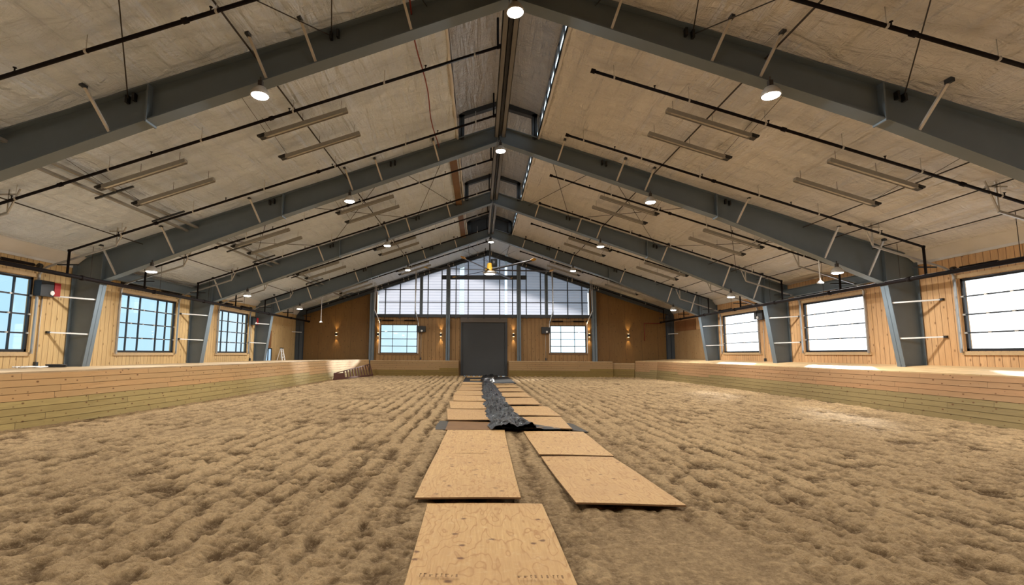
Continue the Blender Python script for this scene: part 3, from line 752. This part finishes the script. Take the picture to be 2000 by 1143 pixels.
# ------------------------------------------------------------------ CONDUITS ALONG THE ROOF
def roofline(x,off,y0,y1,r,n=24):
    return [(x,y0+(y1-y0)*i/n,zroof(x)-off) for i in range(n+1)]
for x,lab in ((-4.6,'left'),(5.82,'right')):
    solo('conduit',MB().tube(roofline(x,.19,YB,YF[3],.02),.02,6),M['rod'],'long thin conduit feeding the lamps under the %s roof slope'%lab,'conduit',None,True,base=(x,YB,zroof(x)))
t=thing('cable_track','paired grey rails with cross arms under the left roof slope','rail',(-9.9,YB,zroof(-9.9)-.2))
for xx in (-10.08,-9.74):
    mb=MB(); mb.beam((xx,YB,zroof(xx)-.22),(xx,YE-.4,zroof(xx)-.22),.10,.06); part('rail',mb,M['channel'],t)
for j in range(14):
    y=5.6+2.25*j; mb=MB(); mb.beam((-10.25,y,zroof(-10.25)-.27),(-9.25,y,zroof(-9.25)-.27),.05,.05); part('cross_arm',mb,M['steel_dark'],t)
for x,lab in ((-11.6,'left, nearest the eave'),(10.95,'right, upper of three'),(12.0,'right, middle of three'),(13.2,'right, lowest of three')):
    solo('conduit',MB().tube(roofline(x,.19,YB,YF[3],.018),.016,6),M['rod'],'thin dark line running lengthwise under the roof, '+lab,'conduit',None,True,base=(x,YB,zroof(x)))
mb=MB().tube([(-1.45+.04*math.sin(i*.9),YB+5+(YF[1]-YB-5.2)*i/30,zroof(-1.45)-.20+.02*math.sin(i*1.3)) for i in range(31)],.017,6)
solo('red_hose',mb,M['redpipe'],'thin red line along the ceiling left of the ridge, nearest bay','hose',None,True,base=(-1.45,0,8.7))

# ------------------------------------------------------------------ STRIP FIXTURES
def strip_meshes(s):
    # local: origin at inner (upper) end, running outwards along the slope
    L=2.2; dx=s*L/math.sqrt(1+SL*SL); dz=-L*SL/math.sqrt(1+SL*SL); e=(dx,0,dz)
    ch=MB(); ch.beam((0,0,0),e,.14,.075); ch.beam((0,-.062,-.05),(dx,-.062,dz-.05),.012,.04); ch.beam((0,.062,-.05),(dx,.062,dz-.05),.012,.04)
    ln=MB(); ln.beam((s*.05,0,-.045),(dx*.97,0,dz*.97-.043),.09,.02)
    bx=MB(); bx.beam((dx*.985,.05,dz*.985+.02),(dx*1.075,.05,dz*1.075+.02),.16,.09); bx.beam((dx*1.0,0,dz+.05),(dx*1.1,0,dz*1.1+.05),.07,.05)
    ca=MB(); 
    ca.tube([(dx*.98,0,dz*.98+.03),(dx*.98,-1.65,dz*.98+.30)],.006,5)
    cb=MB(); cb.tube([(dx*.08,0,dz*.08+.03),(dx*.08,0,dz*.08+.30)],.005,5)
    cc=MB(); cc.tube([(dx*.55,0,dz*.55+.03),(dx*.55,0,dz*.55+.30)],.005,5)
    r=[]
    for nm,m,mt in (('hanging_cable',cb,M['rod']),('hanging_cable',cc,M['rod']),('housing',ch,M['channel']),('reflector',ln,M['galv']),('end_box',bx,M['black']),('hanging_cable',ca,M['rod'])):
        me=m.mesh(nm); me.materials.append(mt); r.append((nm,me))
    return r
SM={-1:strip_meshes(-1),1:strip_meshes(1)}
SX={-1:[-3.42,-7.52],1:[4.75,8.75]}
proto={}
bays=['first and second','second and third','third and fourth','fourth and end']
for k in range(4):
    for s in (-1,1):
        for ri,x in enumerate(SX[s]):
            for ni,dy in enumerate((2.42,3.74)):
                loc=(x,YF[k]+dy,zroof(x)-.36)
                lab='%s strip fixture, %s pair, %s roof, between %s frames'%(('nearer','farther')[ni],('upper','lower')[ri],'left' if s<0 else 'right',bays[k])
                if s not in proto:
                    t=thing('strip_light',lab,'light',loc,'unlit strip fixtures')
                    for nm,me in SM[s]: link(nm,me,None,t)
                    proto[s]=t
                else: dup(proto[s],loc,lab)

# ------------------------------------------------------------------ HIGH BAY LAMPS
hb=MB(); hb.lathe((0,0,0),[(.05,.20),(.11,.17),(.17,.08),(.185,.02),(.185,0)],20)
hb_me=hb.mesh('housing',smooth=True); hb_me.materials.append(M['galv'])
ln=MB(); ln.lathe((0,0,0),[(.15,-.015),(.165,0.0),(.12,.01)],20); ln.lathe((0,0,0),[(.0,-.035),(.10,-.03),(.15,-.015)],20)
ln_me=ln.mesh('lens',smooth=True); ln_me.materials.append(M['lamp'])
hk=MB(); hk.tube([(0,0,.18),(0,0,.40)],.018,6); hk.cbox((0,0,.26),(.08,.08,.12)); hk_me=hk.mesh('hook'); hk_me.materials.append(M['rod'])
LAMPS=[]
for k in range(-1,4):
    y=Y0+k*DY-.18
    for x,row in ((-11.1,'lower left'),(-4.45,'upper left'),(XC+.08,'ridge'),(5.78,'upper right'),(11.85,'lower right')):
        if row=='ridge' and k==2: continue
        if row=='lower left' and k==0: pass
        d=abs(x-XC); zb=(zbot(d,-1 if x<XC else 1))
        z=zb-.36
        LAMPS.append((x,y,z))
        if k<0:   # unseen row overhead, added to brighten the near sand
            lab='bright round lamp of the unseen row added over the viewer, '+row
        else: lab='bright round high bay lamp under the %s steel frame, %s row'%(FN[k],row)
        loc=(x,y,z)
        if 'hb' not in proto:
            t=thing('high_bay_lamp',lab,'lamp',loc,'round high bay lamps')
            link('housing',hb_me,None,t); link('lens',ln_me,None,t); link('hook',hk_me,None,t); proto['hb']=t
        else: dup(proto['hb'],loc,lab)
LP=188
for i,(x,y,z) in enumerate(LAMPS):
    l=bpy.data.lights.new('lamp_light','AREA'); l.shape='DISK'; l.size=.32; l.energy=LP; l.color=(1,.975,.93); l.spread=PI
    o=bpy.data.objects.new('lamp_light',l); COL.objects.link(o); o.location=(x,y,z-.06)
# pendant camera-like drop below the right lamp of the second frame and by the left of the fourth
for x,y,z0,z1,lab in ((11.75,YF[1]+.5,5.0,4.12,'white pendant on a thin stem below the second frame, right side'),(-10.2,YF[3]+1.2,5.45,3.6,'white pendant on a thin stem near the left end wall')):
    t=thing('pendant',lab,'pendant',(x,y,z1))
    part('stem',MB().tube([(x,y,zroof(x)-.06),(x,y,z1+.08)],.018,6),M['white'],t,True)
    part('cap',MB().lathe((x,y,z1),[(.02,.12),(.10,.04),(.10,0.)],12),M['white'],t,True)

# ------------------------------------------------------------------ WALL SCONCES
for x,lab in ((-10.83,'on the left brown panel'),(-7.66,'left of the left end window'),(-2.90,'left of the roller door'),(2.58,'right of the roller door'),(8.28,'right of the right end window'),(11.2,'on the right brown panel')):
    z=3.08; y=YE-.02
    t=thing('wall_sconce','small lit up-and-down wall sconce '+lab,'lamp',(x,y,z),'end wall sconces')
    part('body',MB().box(x-.06,x+.06,y-.13,y,z-.11,z+.11),M['black'],t)
    part('lens',MB().box(x-.045,x+.045,y-.115,y-.02,z+.11,z+.125),M['sconce'],t)
    part('lens',MB().box(x-.045,x+.045,y-.115,y-.02,z-.125,z-.11),M['sconce'],t)
    for s in (-1,1):
        l=bpy.data.lights.new('sconce_light','SPOT'); l.energy=55; l.color=(1,.70,.34); l.spot_size=math.radians(62); l.spot_blend=.8; l.shadow_soft_size=.03
        o=bpy.data.objects.new('sconce_light',l); COL.objects.link(o); o.location=(x,y-.09,z+s*.16); o.rotation_euler=(PI if s>0 else 0,0,0); 

# ------------------------------------------------------------------ CEILING FAN
FX,FY,FZ=.68,31.6,7.05
t=thing('ceiling_fan','large ceiling fan with yellow hub and six long dark blades','fan',(FX,FY,FZ))
part('down_rod',MB().tube([(FX,FY,FZ+.6),(FX,FY,zroof(FX)-.05)],.045,10),M['black'],t,True)
part('hub',MB().lathe((FX,FY,FZ),[(.22,.02),(.30,.05),(.30,.20),(.20,.24),(.18,.55),(.10,.60)],18),M['yellow'],t,True)
part('motor',MB().tube([(FX+.28,FY,FZ+.35),(FX+.28,FY,FZ+.85)],.22,14),M['black'],t,True)
part('light_ring',MB().lathe((FX,FY,FZ),[(.40,-.14),(.46,-.10),(.46,.0),(.30,.04)],24),M['galv'],t,True)
part('light_lens',MB().lathe((FX,FY,FZ),[(.0,-.18),(.25,-.17),(.36,-.14)],24),M['fanlight'],t,True)
for i in range(6):
    a=math.radians(-53+60*i); dx,dy=math.cos(a),math.sin(a)
    mb=MB(); mb.beam((FX+dx*.28,FY+dy*.28,FZ+.13),(FX+dx*4.05,FY+dy*4.05,FZ+.15),.17,.035,(.25*-dy,.25*dx,1))
    bl=part('blade',mb,M['blade'],t)
    mb=MB(); mb.beam((FX+dx*4.05,FY+dy*4.05,FZ+.15),(FX+dx*4.30,FY+dy*4.30,FZ+.22),.24,.05,(.25*-dy,.25*dx,1)); part('tip',mb,M['yellow'],bl)
for i in range(4):
    a=math.radians(45+90*i); dx,dy=math.cos(a)*2.6,math.sin(a)*2.6
    part('guy_wire',MB().tube([(FX,FY,FZ+.62),(FX+dx,FY+dy,zroof(FX+dx)-.08)],.008,5),M['rod'],t)

# ------------------------------------------------------------------ KICK WALLS AND DECKS
def kick_wall(name, pts, zt, out, mat, deck_mat_, label, deck):
    # pts: list of ((xb,yb),(xt,yt)) base and top line points
    t=thing(name,label,'wall',(pts[0][0][0],pts[0][0][1],0))
    mb=MB(); H=.147; n=int(round(zt/H))
    for i in range(n):
        z0=i*H+.004; z1=(i+1)*H-.004 if i<n-1 else zt
        for j in range(len(pts)-1):
            def P(q,z,off):
                (xb,yb),(xt,yt)=pts[q]; f=z/zt; return (xb+(xt-xb)*f+out[q][0]*off,yb+(yt-yb)*f+out[q][1]*off,z)
            mb.hexa([P(j,z0,0),P(j+1,z0,0),P(j+1,z0,.04),P(j,z0,.04),P(j,z1,0),P(j+1,z1,0),P(j+1,z1,.04),P(j,z1,.04)])
    for j in range(len(pts)-1):
        def Q(q,z,off):
            (xb,yb),(xt,yt)=pts[q]; f=z/zt; return (xb+(xt-xb)*f+out[q][0]*off,yb+(yt-yb)*f+out[q][1]*off,z)
        mb.hexa([Q(j,-.08,.012),Q(j+1,-.08,.012),Q(j+1,-.08,.05),Q(j,-.08,.05),Q(j,zt,.012),Q(j+1,zt,.012),Q(j+1,zt,.05),Q(j,zt,.05)])
    part('boards',mb,mat,t)
    mb=MB()
    for j in range(len(pts)-1):
        (x0,y0),(x1,y1)=pts[j][1],pts[j+1][1]; (d0x,d0y,d0z),(d1x,d1y,d1z)=deck[j],deck[j+1]
        mb.hexa([(x0,y0,zt),(x1,y1,zt),(d1x,d1y,d1z),(d0x,d0y,d0z),(x0,y0,zt+.035),(x1,y1,zt+.035),(d1x,d1y,d1z+.035),(d0x,d0y,d0z+.035)])
    part('deck',mb,deck_mat_,t)
    return t
yl=[-4.4,3,7,9.9,11.4,12.9,15,17,19.1,22,25,27.5,29.5]
xl=[-9.95,-9.9,-9.82,-9.72,-9.55,-9.42,-9.28,-9.20,-9.15,-9.16,-9.2,-9.22,-9.2]
P=[((x+0.0,y),(-9.50-.02,y)) for x,y in zip(xl,yl)]
P=[((xb,y),(min(xt,xb)-.06 if y<12 else xb-.22,y)) for ((xb,y),(xt,_)) in P]
P+=[((-9.10,31.2),(-9.28,31.3)),((-8.85,33.2),(-9.0,33.4)),((-8.5,34.8),(-8.62,35.0)),((-8.1,35.95),(-8.2,36.08))]
out=[(-1,0)]*len(yl)+[(-.95,.2),(-.9,.4),(-.8,.6),(-.7,.7)]
deck=[(XL,y,1.10) for y in yl]+[(XL,31.2,1.10),(XL,33.2,1.10),(XL,35.,1.10),(XL,36.3,1.10)]
kick_wall('kick_wall',P,1.165,out,M['kick_left'],M['deck_left'],'long pine board kick wall with deck along the left side',deck)
yr=[-4.4,3,7,11.2,13.5,16.1,20,23.9,28,31,33.4]
xr=[12.0,12.05,12.05,12.12,12.3,12.42,12.5,12.5,12.35,12.2,12.05]
P=[((x,y),(x+.12 if y>12 else x+.20,y)) for x,y in zip(xr,yr)]+[((11.6,34.6),(11.7,34.7)),((11.25,35.4),(11.33,35.5))]
P=P[::-1]; out=([(1,0)]*len(yr)+[(.8,.6),(.7,.7)])[::-1]; deck=([(XW,y,1.32) for y in yr]+[(XW,35.,1.32),(XW,36.3,1.32)])[::-1]
kick_wall('kick_wall.001',P,1.165,out,M['kick_right'],M['deck_right'],'long brown board kick wall with pale deck along the right side',deck)
# end kick walls left and right of the door, and the recessed corner section
for x0,x1,lab,yy in ((-8.1,-1.52,'left of the roller door',35.98),(2.2,9.85,'right of the roller door',35.98)):
    P=[((x0,yy),(x0,yy+.1)),((x1,yy),(x1,yy+.1))]
    kick_wall('kick_wall.002',P,1.10,[(0,1),(0,1)],M['kick_end'],M['deck_left'],'low board kick wall under the end wall, '+lab,[(x0,YE,1.10),(x1,YE,1.10)])
P=[((9.85,36.2),(9.85,36.28)),((11.25,35.5),(11.33,35.6))]
kick_wall('kick_wall.003',P,.98,[(.4,.9),(.4,.9)],M['kick_end'],M['deck_left'],'short recessed timber section closing the right far corner',[(9.9,YE,.98),(11.6,YE,.98)])

# slatted brown rack standing by the left far corner
t=thing('slatted_rack','long red-brown slatted timber rack on the sand by the left corner','rack',(-8.7,30.2,0))
A=Vector((-8.75,29.3,0)); B=Vector((-7.75,35.4,0))
mb=MB(); mb.beam(A+Vector((0,0,.08)),B+Vector((0,0,.08)),.10,.10); part('bottom_rail',mb,M['rust'],t)
mb=MB(); mb.beam(A+Vector((0,0,.42)),B+Vector((-.25,.1,.86)),.05,.05); part('top_rail',mb,M['rust'],t)
mb=MB(); q=A.lerp(B,.22); mb.beam((A+q)/2+Vector((-(q-A).x/2,-(q-A).y/2,.26)),(A+q)/2+Vector(((q-A).x/2,(q-A).y/2,.26)),.05,.32); part('side_board',mb,M['rust'],t)
for i in range(11):
    f=.24+.076*i; p=A.lerp(B,f); h=.42+.44*f
    mb=MB(); mb.beam(p+Vector((0,0,.05)),p+Vector((-.25*f,.1*f,h)),.075,.05,(0,1,0)); part('slat',mb,M['rust'],t)

# things on the left deck
t=thing('step_ladder','white step ladder standing on the left deck near the end','ladder',(-13.3,32.4,1.135))
for dx in (-.22,.22):
    part('rail',MB().beam((-13.1+dx*.0,32.4+dx,1.135),(-13.25,32.4+dx*.6,1.95),.04,.06),M['white'],t)
    part('rear_leg',MB().beam((-13.45,32.4+dx,1.135),(-13.28,32.4+dx*.6,1.95),.03,.04),M['galv'],t)
for i in range(3):
    f=(i+1)/4; part('step',MB().cbox((-13.1-.15*f,32.4,1.135+.8*f),(.10,.44*(1-.35*f),.03)),M['white'],t)
part('top_cap',MB().cbox((-13.26,32.4,1.96),(.14,.34,.04)),M['black'],t)
mb=MB(); mb.prism([(31.5,1.14),(31.95,1.14),(31.95,1.88),(31.5,1.88)],'x',XL+.0,XL+.02)
w=MB()
for a,b,c_,d_ in ((31.0,31.06,1.14,1.95),(31.55,31.61,1.14,1.95),(32.05,32.11,1.14,1.95),(31.0,32.11,1.89,1.95)): w.box(XL,XL+.06,a,b,c_,d_)
wl=struct(winname(),w,M['frame_dark'],'small low window in the left wall near the end')
struct('pane',MB().box(XL+.005,XL+.012,31.06,32.05,1.14,1.89),emit('low_pane_glow',(.55,.78,1.),.9),parent=wl)  # pane glows to stand for daylight; the wall behind is solid
mb=MB(); mb.box(XL+.01,XL+.04,31.1,32.0,1.97,3.1); solo('plywood_patch',mb,M['ply_patch_dark'],'brown plywood patch on the left wall over the low window','panel',base=(XL,31.5,2.1))
mb=MB()
for i in range(3): mb.tube([(-13.1+(.24+.02*i)*math.cos(a*PI/12),14.9+(.24-.02*i)*math.sin(a*PI/12),1.17+.03*i) for a in range(24)],.017,6,True)
solo('hose_coil',mb,M['black'],'coil of black hose lying on the left deck by the column','hose',None,True,base=(-13.1,14.9,1.135))
mb=MB(); n=15
for i in range(6):
    a=i*1.05; mb.tube([(-13.3+.18*math.cos(a+j*.5)*(.4+.2*j),14.25+.25*math.sin(a+j*.6)*(.4+.25*j),1.16+.03*abs(math.sin(a*2+j))) for j in range(6)],.02,5)
solo('tangled_cord',mb,M['white'],'tangle of pale cord on the left deck by the window','cord',None,True,base=(-13.3,14.25,1.135))
# plywood patches on the right wall, last bay
mb=MB(); mb.box(XW-.04,XW-.01,29.95,36.2,1.36,3.35); solo('plywood_patch',mb,M['ply_patch'],'wide pale plywood sheet on the right wall in the last bay','panel',base=(XW,33,1.34))
mb=MB(); mb.box(XW-.04,XW-.01,32.6,36.0,3.36,4.1); solo('plywood_patch',mb,M['ply_patch_dark'],'dark brown plywood strip above the pale sheet on the right wall','panel',base=(XW,34,3.4))

# ------------------------------------------------------------------ PLYWOOD PATH
def sheet(near, far, y0, y1, z, bow, lab, mat=None, dz=0.0, th=.018):
    cx=(sum(near)+sum(far))/4; cy=(y0+y1)/2
    o=thing('plywood_sheet',lab,'plywood',(cx,cy,z),'plywood sheets laid on the sand')
    R,C=14,8; P=np.zeros((R,C,3)); 
    for r in range(R):
        f=r/(R-1)
        for c_ in range(C):
            g=c_/(C-1); xa=near[0]*(1-f)+far[0]*f; xb=near[1]*(1-f)+far[1]*f
            P[r,c_]=(xa+(xb-xa)*g-cx,(y0+(y1-y0)*f)-cy,bow*((2*f-1)**2)+dz*(1-f)+.008*math.sin(3*g+5*f+cx*9))
    mb=MB(); 
    top=P.copy(); bot=P.copy(); bot[:,:,2]-=th
    n=R*C; V=[tuple(v) for v in top.reshape(-1,3)]; F=[]
    idx=lambda r,c_:r*C+c_
    for r in range(R-1):
        for c_ in range(C-1): F.append((idx(r,c_),idx(r,c_+1),idx(r+1,c_+1),idx(r+1,c_)))
    me=bpy.data.meshes.new('face_veneer'); me.from_pydata(V,[],F)
    for p in me.polygons: p.use_smooth=True
    link('face_veneer',me,mat or M['ply'],o)
    ring=[(0,c_) for c_ in range(C)]+[(r,C-1) for r in range(1,R)]+[(R-1,c_) for c_ in range(C-2,-1,-1)]+[(r,0) for r in range(R-2,0,-1)]
    V=[tuple(top[r,c_]) for r,c_ in ring]+[tuple(bot[r,c_]) for r,c_ in ring]; m=len(ring)
    F=[(i,m+i,m+(i+1)%m,(i+1)%m) for i in range(m)]
    b0=len(V); V+= [tuple(v) for v in bot.reshape(-1,3)]
    for r in range(R-1):
        for c_ in range(C-1): F.append((b0+idx(r,c_),b0+idx(r+1,c_),b0+idx(r+1,c_+1),b0+idx(r,c_+1)))
    me=bpy.data.meshes.new('core'); me.from_pydata(V,[],F); link('core',me,M['ply_edge'],o)
    return o
s0=sheet((-.50,.70),(-.55,.68),2.95,5.40,.034,.0,'knotty plywood sheet nearest the viewer, cut by the lower picture edge')
st=MB()
random.seed(3)
x=-.40
for blk in ((-.42,-.12),(.28,.62)):
    x=blk[0]
    while x<blk[1]:
        w_=random.choice((.012,.02,.028)); h_=random.choice((.03,.045,.05))
        st.box(x,x+w_*.5,3.62,3.62+h_,.0575,.0588)
        if random.random()<.7: st.box(x,x+w_,3.62+h_*.8,3.62+h_,.0575,.0588)
        x+=w_+.018
part('grade_stamp',st,M['stamp'],s0)
sheet((-.70,.46),(-.68,.49),5.47,7.96,.052,.004,'plywood sheet second from the viewer in the left row',dz=.020)
sheet((-.68,.49),(-.66,.54),7.98,10.42,.042,.003,'plywood sheet third from the viewer in the left row')
sheet((1.03,2.19),(.97,2.08),5.33,7.75,.050,.004,'weathered pale plywood sheet nearest in the right row',dz=.015)
sheet((.95,2.12),(.93,2.15),7.83,10.24,.046,.004,'warm brown plywood sheet second in the right row',dz=.015)
sheet((-.72,.38),(-.72,.36),10.55,12.4,.03,.0,'dark damp plywood sheet sunk between brighter sheets, left row',M['ply_wet'])
LS=[((-.75,.33),(-.92,.28),11.79,14.15,.055),((-.82,.34),(-1.0,.26),14.2,16.5,.05),((-.86,.32),(-.98,.24),16.5,18.8,.055),((-.98,.26),(-.92,.24),18.8,21.2,.05),((-.92,.24),(-.88,.25),21.2,23.5,.055),((-.88,.26),(-.88,.25),23.5,25.6,.05),((-.90,.26),(-.90,.24),25.6,27.6,.06)]
on=['fourth','fifth','sixth','seventh','eighth','ninth','last']
for (n_,f_,a,b,z),w_ in zip(LS,on): sheet(n_,f_,a,b,z,.003,'plywood sheet %s along the left row beside the black plastic'%w_,dz=.02)
RS=[((.97,1.98),(.95,2.07),10.5,12.55,.05),((.93,2.10),(.88,2.07),12.6,15.0,.055),((.82,1.95),(.86,1.93),15.25,17.85,.06),((.88,1.92),(.87,1.90),17.95,20.4,.055),((.87,1.90),(.84,1.92),20.5,22.9,.06),((.84,1.85),(.76,1.83),23.0,25.2,.055),((.72,1.85),(.70,1.86),25.3,26.4,.06)]
on=['third','fourth','fifth','sixth','seventh','eighth','last']
for (n_,f_,a,b,z),w_ in zip(RS,on): sheet(n_,f_,a,b,z,.003,'plywood sheet %s along the right row beside the black plastic'%w_,dz=.025)
# rubber mats at the far end with two boards, grey mat corners
mb=MB(); mb.box(-.95,.35,27.9,35.2,.012,.03); solo('rubber_mat',mb,M['rubber'],'black rubber mat at the far end of the left row','mat',base=(-.3,31,.012))
mb=MB(); mb.box(.55,2.05,27.0,35.2,.012,.035); solo('rubber_mat',mb,M['rubber'],'black rubber mat at the far end of the right row','mat',base=(1.3,31,.012))
mb=MB(); mb.box(-.55,.30,29.6,30.6,.035,.06); solo('wood_plank',mb,M['ply'],'short pale plank on the far left rubber mat, nearer of two','plank',base=(-.1,30.1,.035))
mb=MB(); mb.box(-.85,.25,33.4,35.0,.035,.06); solo('wood_plank',mb,M['ply'],'short pale plank by the roller door sill','plank',base=(-.3,34.2,.035))
mb=MB(); mb.hexa([(-.98,10.6,.0),(-.70,10.6,.0),(-.70,11.9,.0),(-.98,11.9,.0),(-.96,10.6,.022),(-.70,10.6,.022),(-.70,11.9,.022),(-.96,11.9,.022)]); solo('grey_mat',mb,M['greyfab'],'grey mat corner showing beside the damp plywood, left row','mat',base=(-.85,11.2,0))
mb=MB(); mb.hexa([(1.98,10.42,.0),(2.32,10.42,.0),(2.22,11.6,.0),(1.98,11.6,.0),(2.0,10.42,.05),(2.30,10.42,.02),(2.2,11.6,.02),(2.0,11.6,.05)]); solo('grey_mat',mb,M['greyfab'],'grey mat corner at the near edge of the right row','mat',base=(2.1,11,0))

# black plastic sheeting crumpled between the rows
ys=np.concatenate([np.linspace(10.35,16,120),np.linspace(16.1,34.8,170)]); nc=34
P=np.zeros((len(ys),nc,3)); r3=np.random.RandomState(5)
for i,y in enumerate(ys):
    cxx=np.interp(y,[10.3,11.2,12.5,15,18,21,24,27,30,34.8],[.78,.72,.60,.55,.50,.52,.50,.46,.55,.80])
    hw=np.interp(y,[10.3,10.8,11.5,13,16,20,24,27,30,34.8],[.50,.52,.44,.38,.36,.38,.34,.26,.40,.55])
    for j in range(nc):
        f=j/(nc-1)*2-1; P[i,j]=(cxx+hw*f,y,0)
Xp,Yp=P[:,:,0],P[:,:,1]
edge=np.abs(np.linspace(-1,1,nc))[None,:]
fade=np.clip(1.15-edge**4,0.12,1)
zz=(np.abs(vnoise(Xp,Yp,61,.16,.55))*.22+np.abs(vnoise(Xp,Yp,62,.07,.22))*.12+vnoise(Xp,Yp,63,.4,1.1)*.10)*fade
P[:,:,2]=.085+np.clip(zz,-.02,.3)-.03*edge**6
P[:,:,0]+=vnoise(Xp,Yp,64,.5,.35)*.20*(edge**2)+vnoise(Xp,Yp,65,.3,.12)*.07*edge
o=link('plastic_sheeting',grid_mesh('plastic_sheeting',P,False),M['tarp']); tag(o,'crumpled shiny black plastic sheeting between the two plywood rows','plastic sheet')
ys=10.36+np.linspace(0,1,16)[:,None]*np.ones((1,50)); xx=np.linspace(.50,1.72,50)[None,:]*np.ones((16,1))
yy=10.38+np.linspace(0,1,16)[:,None]*(1.1*(1-np.clip((xx-.6)/1.15,0,1))+.16)
zz=.075+np.abs(vnoise(xx,yy,71,.14,.2))*.12*np.clip(1.1-(xx-.5)/1.2,.1,1)
o=link('plastic_flap',grid_mesh('plastic_flap',np.stack([xx,yy,zz],-1),False),M['black']); tag(o,'flat black plastic flap under the near end of the sheeting, reaching right','plastic sheet')  # black plastic, also standing for the shaded gap under the sheet edge

# ------------------------------------------------------------------ WORLD, SUN, CAMERA
sun_dir=Vector((-.72,-1,-.40)).normalized()
world=bpy.data.worlds.new('World'); scene.world=world; world.use_nodes=True; nt=world.node_tree; nt.nodes.clear()
def wn(t,**k):
    n=nt.nodes.new(t)
    for a,b in k.items(): setattr(n,a,b)
    return n
tc=wn('ShaderNodeTexCoord'); dot=wn('ShaderNodeVectorMath',operation='DOT_PRODUCT'); dot.inputs[1].default_value=(.99,.0,.12)
nt.links.new(tc.outputs['Generated'],dot.inputs[0])
rp_=wn('ShaderNodeValToRGB'); nt.links.new(dot.outputs['Value'],rp_.inputs[0])
mr=wn('ShaderNodeMapRange'); mr.inputs['From Min'].default_value=-1; mr.inputs['From Max'].default_value=1; nt.links.new(dot.outputs['Value'],mr.inputs[0]); nt.links.new(mr.outputs[0],rp_.inputs[0])
e=rp_.color_ramp.elements; e[0].position=.0; e[0].color=(.42,.74,1.0,1); e[1].position=.95; e[1].color=(1,1,1,1)
m=e.new(.46); m.color=(.66,.90,1.0,1); m=e.new(.66); m.color=(.78,.90,1,1)
sep=wn('ShaderNodeSeparateXYZ'); nt.links.new(tc.outputs['Generated'],sep.inputs[0])
mr2=wn('ShaderNodeMapRange'); mr2.inputs['From Min'].default_value=.42; mr2.inputs['From Max'].default_value=.90; mr2.inputs['To Min'].default_value=1.2; mr2.inputs['To Max'].default_value=3.8; nt.links.new(mr.outputs[0],mr2.inputs[0])
cl=wn('ShaderNodeTexNoise'); cl.inputs['Scale'].default_value=3.5; cl.inputs['Detail'].default_value=5; nt.links.new(tc.outputs['Generated'],cl.inputs['Vector'])
cr=wn('ShaderNodeValToRGB'); cr.color_ramp.elements[0].position=.5; cr.color_ramp.elements[1].position=.75; nt.links.new(cl.outputs[0],cr.inputs[0])
mx=wn('ShaderNodeMix',data_type='RGBA'); nt.links.new(cr.outputs[0],mx.inputs[0]); nt.links.new(rp_.outputs[0],mx.inputs[6]); mx.inputs[7].default_value=(.92,.96,1,1)
bg=wn('ShaderNodeBackground'); nt.links.new(mx.outputs[2],bg.inputs[0]); nt.links.new(mr2.outputs[0],bg.inputs[1])
wo=wn('ShaderNodeOutputWorld'); nt.links.new(bg.outputs[0],wo.inputs[0])
sl=bpy.data.lights.new('sun','SUN'); sl.energy=9.5; sl.angle=math.radians(6); sl.color=(1,.95,.88)
so=bpy.data.objects.new('sun',sl); COL.objects.link(so); so.rotation_euler=sun_dir.to_track_quat('-Z','Y').to_euler(); so.location=(30,60,30)

def portal(c, sx, sy, rot):
    l=bpy.data.lights.new('window_portal','AREA'); l.shape='RECTANGLE'; l.size=sx; l.size_y=sy; l.cycles.is_portal=True
    o=bpy.data.objects.new('window_portal',l); COL.objects.link(o); o.location=c; o.rotation_euler=rot
for a,b in WL: portal((XL-.2,(a+b)/2,(ZW0+ZW1)/2),ZW1-ZW0,b-a,(0,-PI/2,0))
for a,b in WR: portal((XW+.2,(a+b)/2,(ZV0+ZV1)/2),ZV1-ZV0,b-a,(0,PI/2,0))
for w_ in (FWL,FWR): portal(((w_[0]+w_[1])/2,YE+.2,(w_[2]+w_[3])/2),w_[1]-w_[0],w_[3]-w_[2],(-PI/2,0,0))

cam=bpy.data.cameras.new('camera'); co=bpy.data.objects.new('camera',cam); COL.objects.link(co)
f=943.13; cam.sensor_width=36; cam.lens=f*36/2000; cam.sensor_fit='HORIZONTAL'
cam.shift_x=(1000-922.03)/2000; cam.shift_y=(587.71-571.5)/2000
pit,yaw,rol=math.radians(6.3027),math.radians(-.8717),math.radians(.3255)
fwd=Vector((math.sin(yaw)*math.cos(pit),math.cos(yaw)*math.cos(pit),math.sin(pit)))
right=Vector((math.cos(yaw),-math.sin(yaw),0)); up=right.cross(fwd)
R=Matrix((right,up,-fwd)).transposed()
R=R@Matrix.Rotation(rol,3,'Z')
co.matrix_world=Matrix.Translation((0,0,1.6311))@R.to_4x4()
cam.clip_end=500; cam.clip_start=.05
scene.camera=co
scene.view_settings.view_transform='Standard'; scene.view_settings.look='None'; scene.view_settings.exposure=0.0
scene.cycles.max_bounces=8; scene.cycles.diffuse_bounces=5; scene.cycles.transparent_max_bounces=12
scene.cycles.sample_clamp_indirect=6
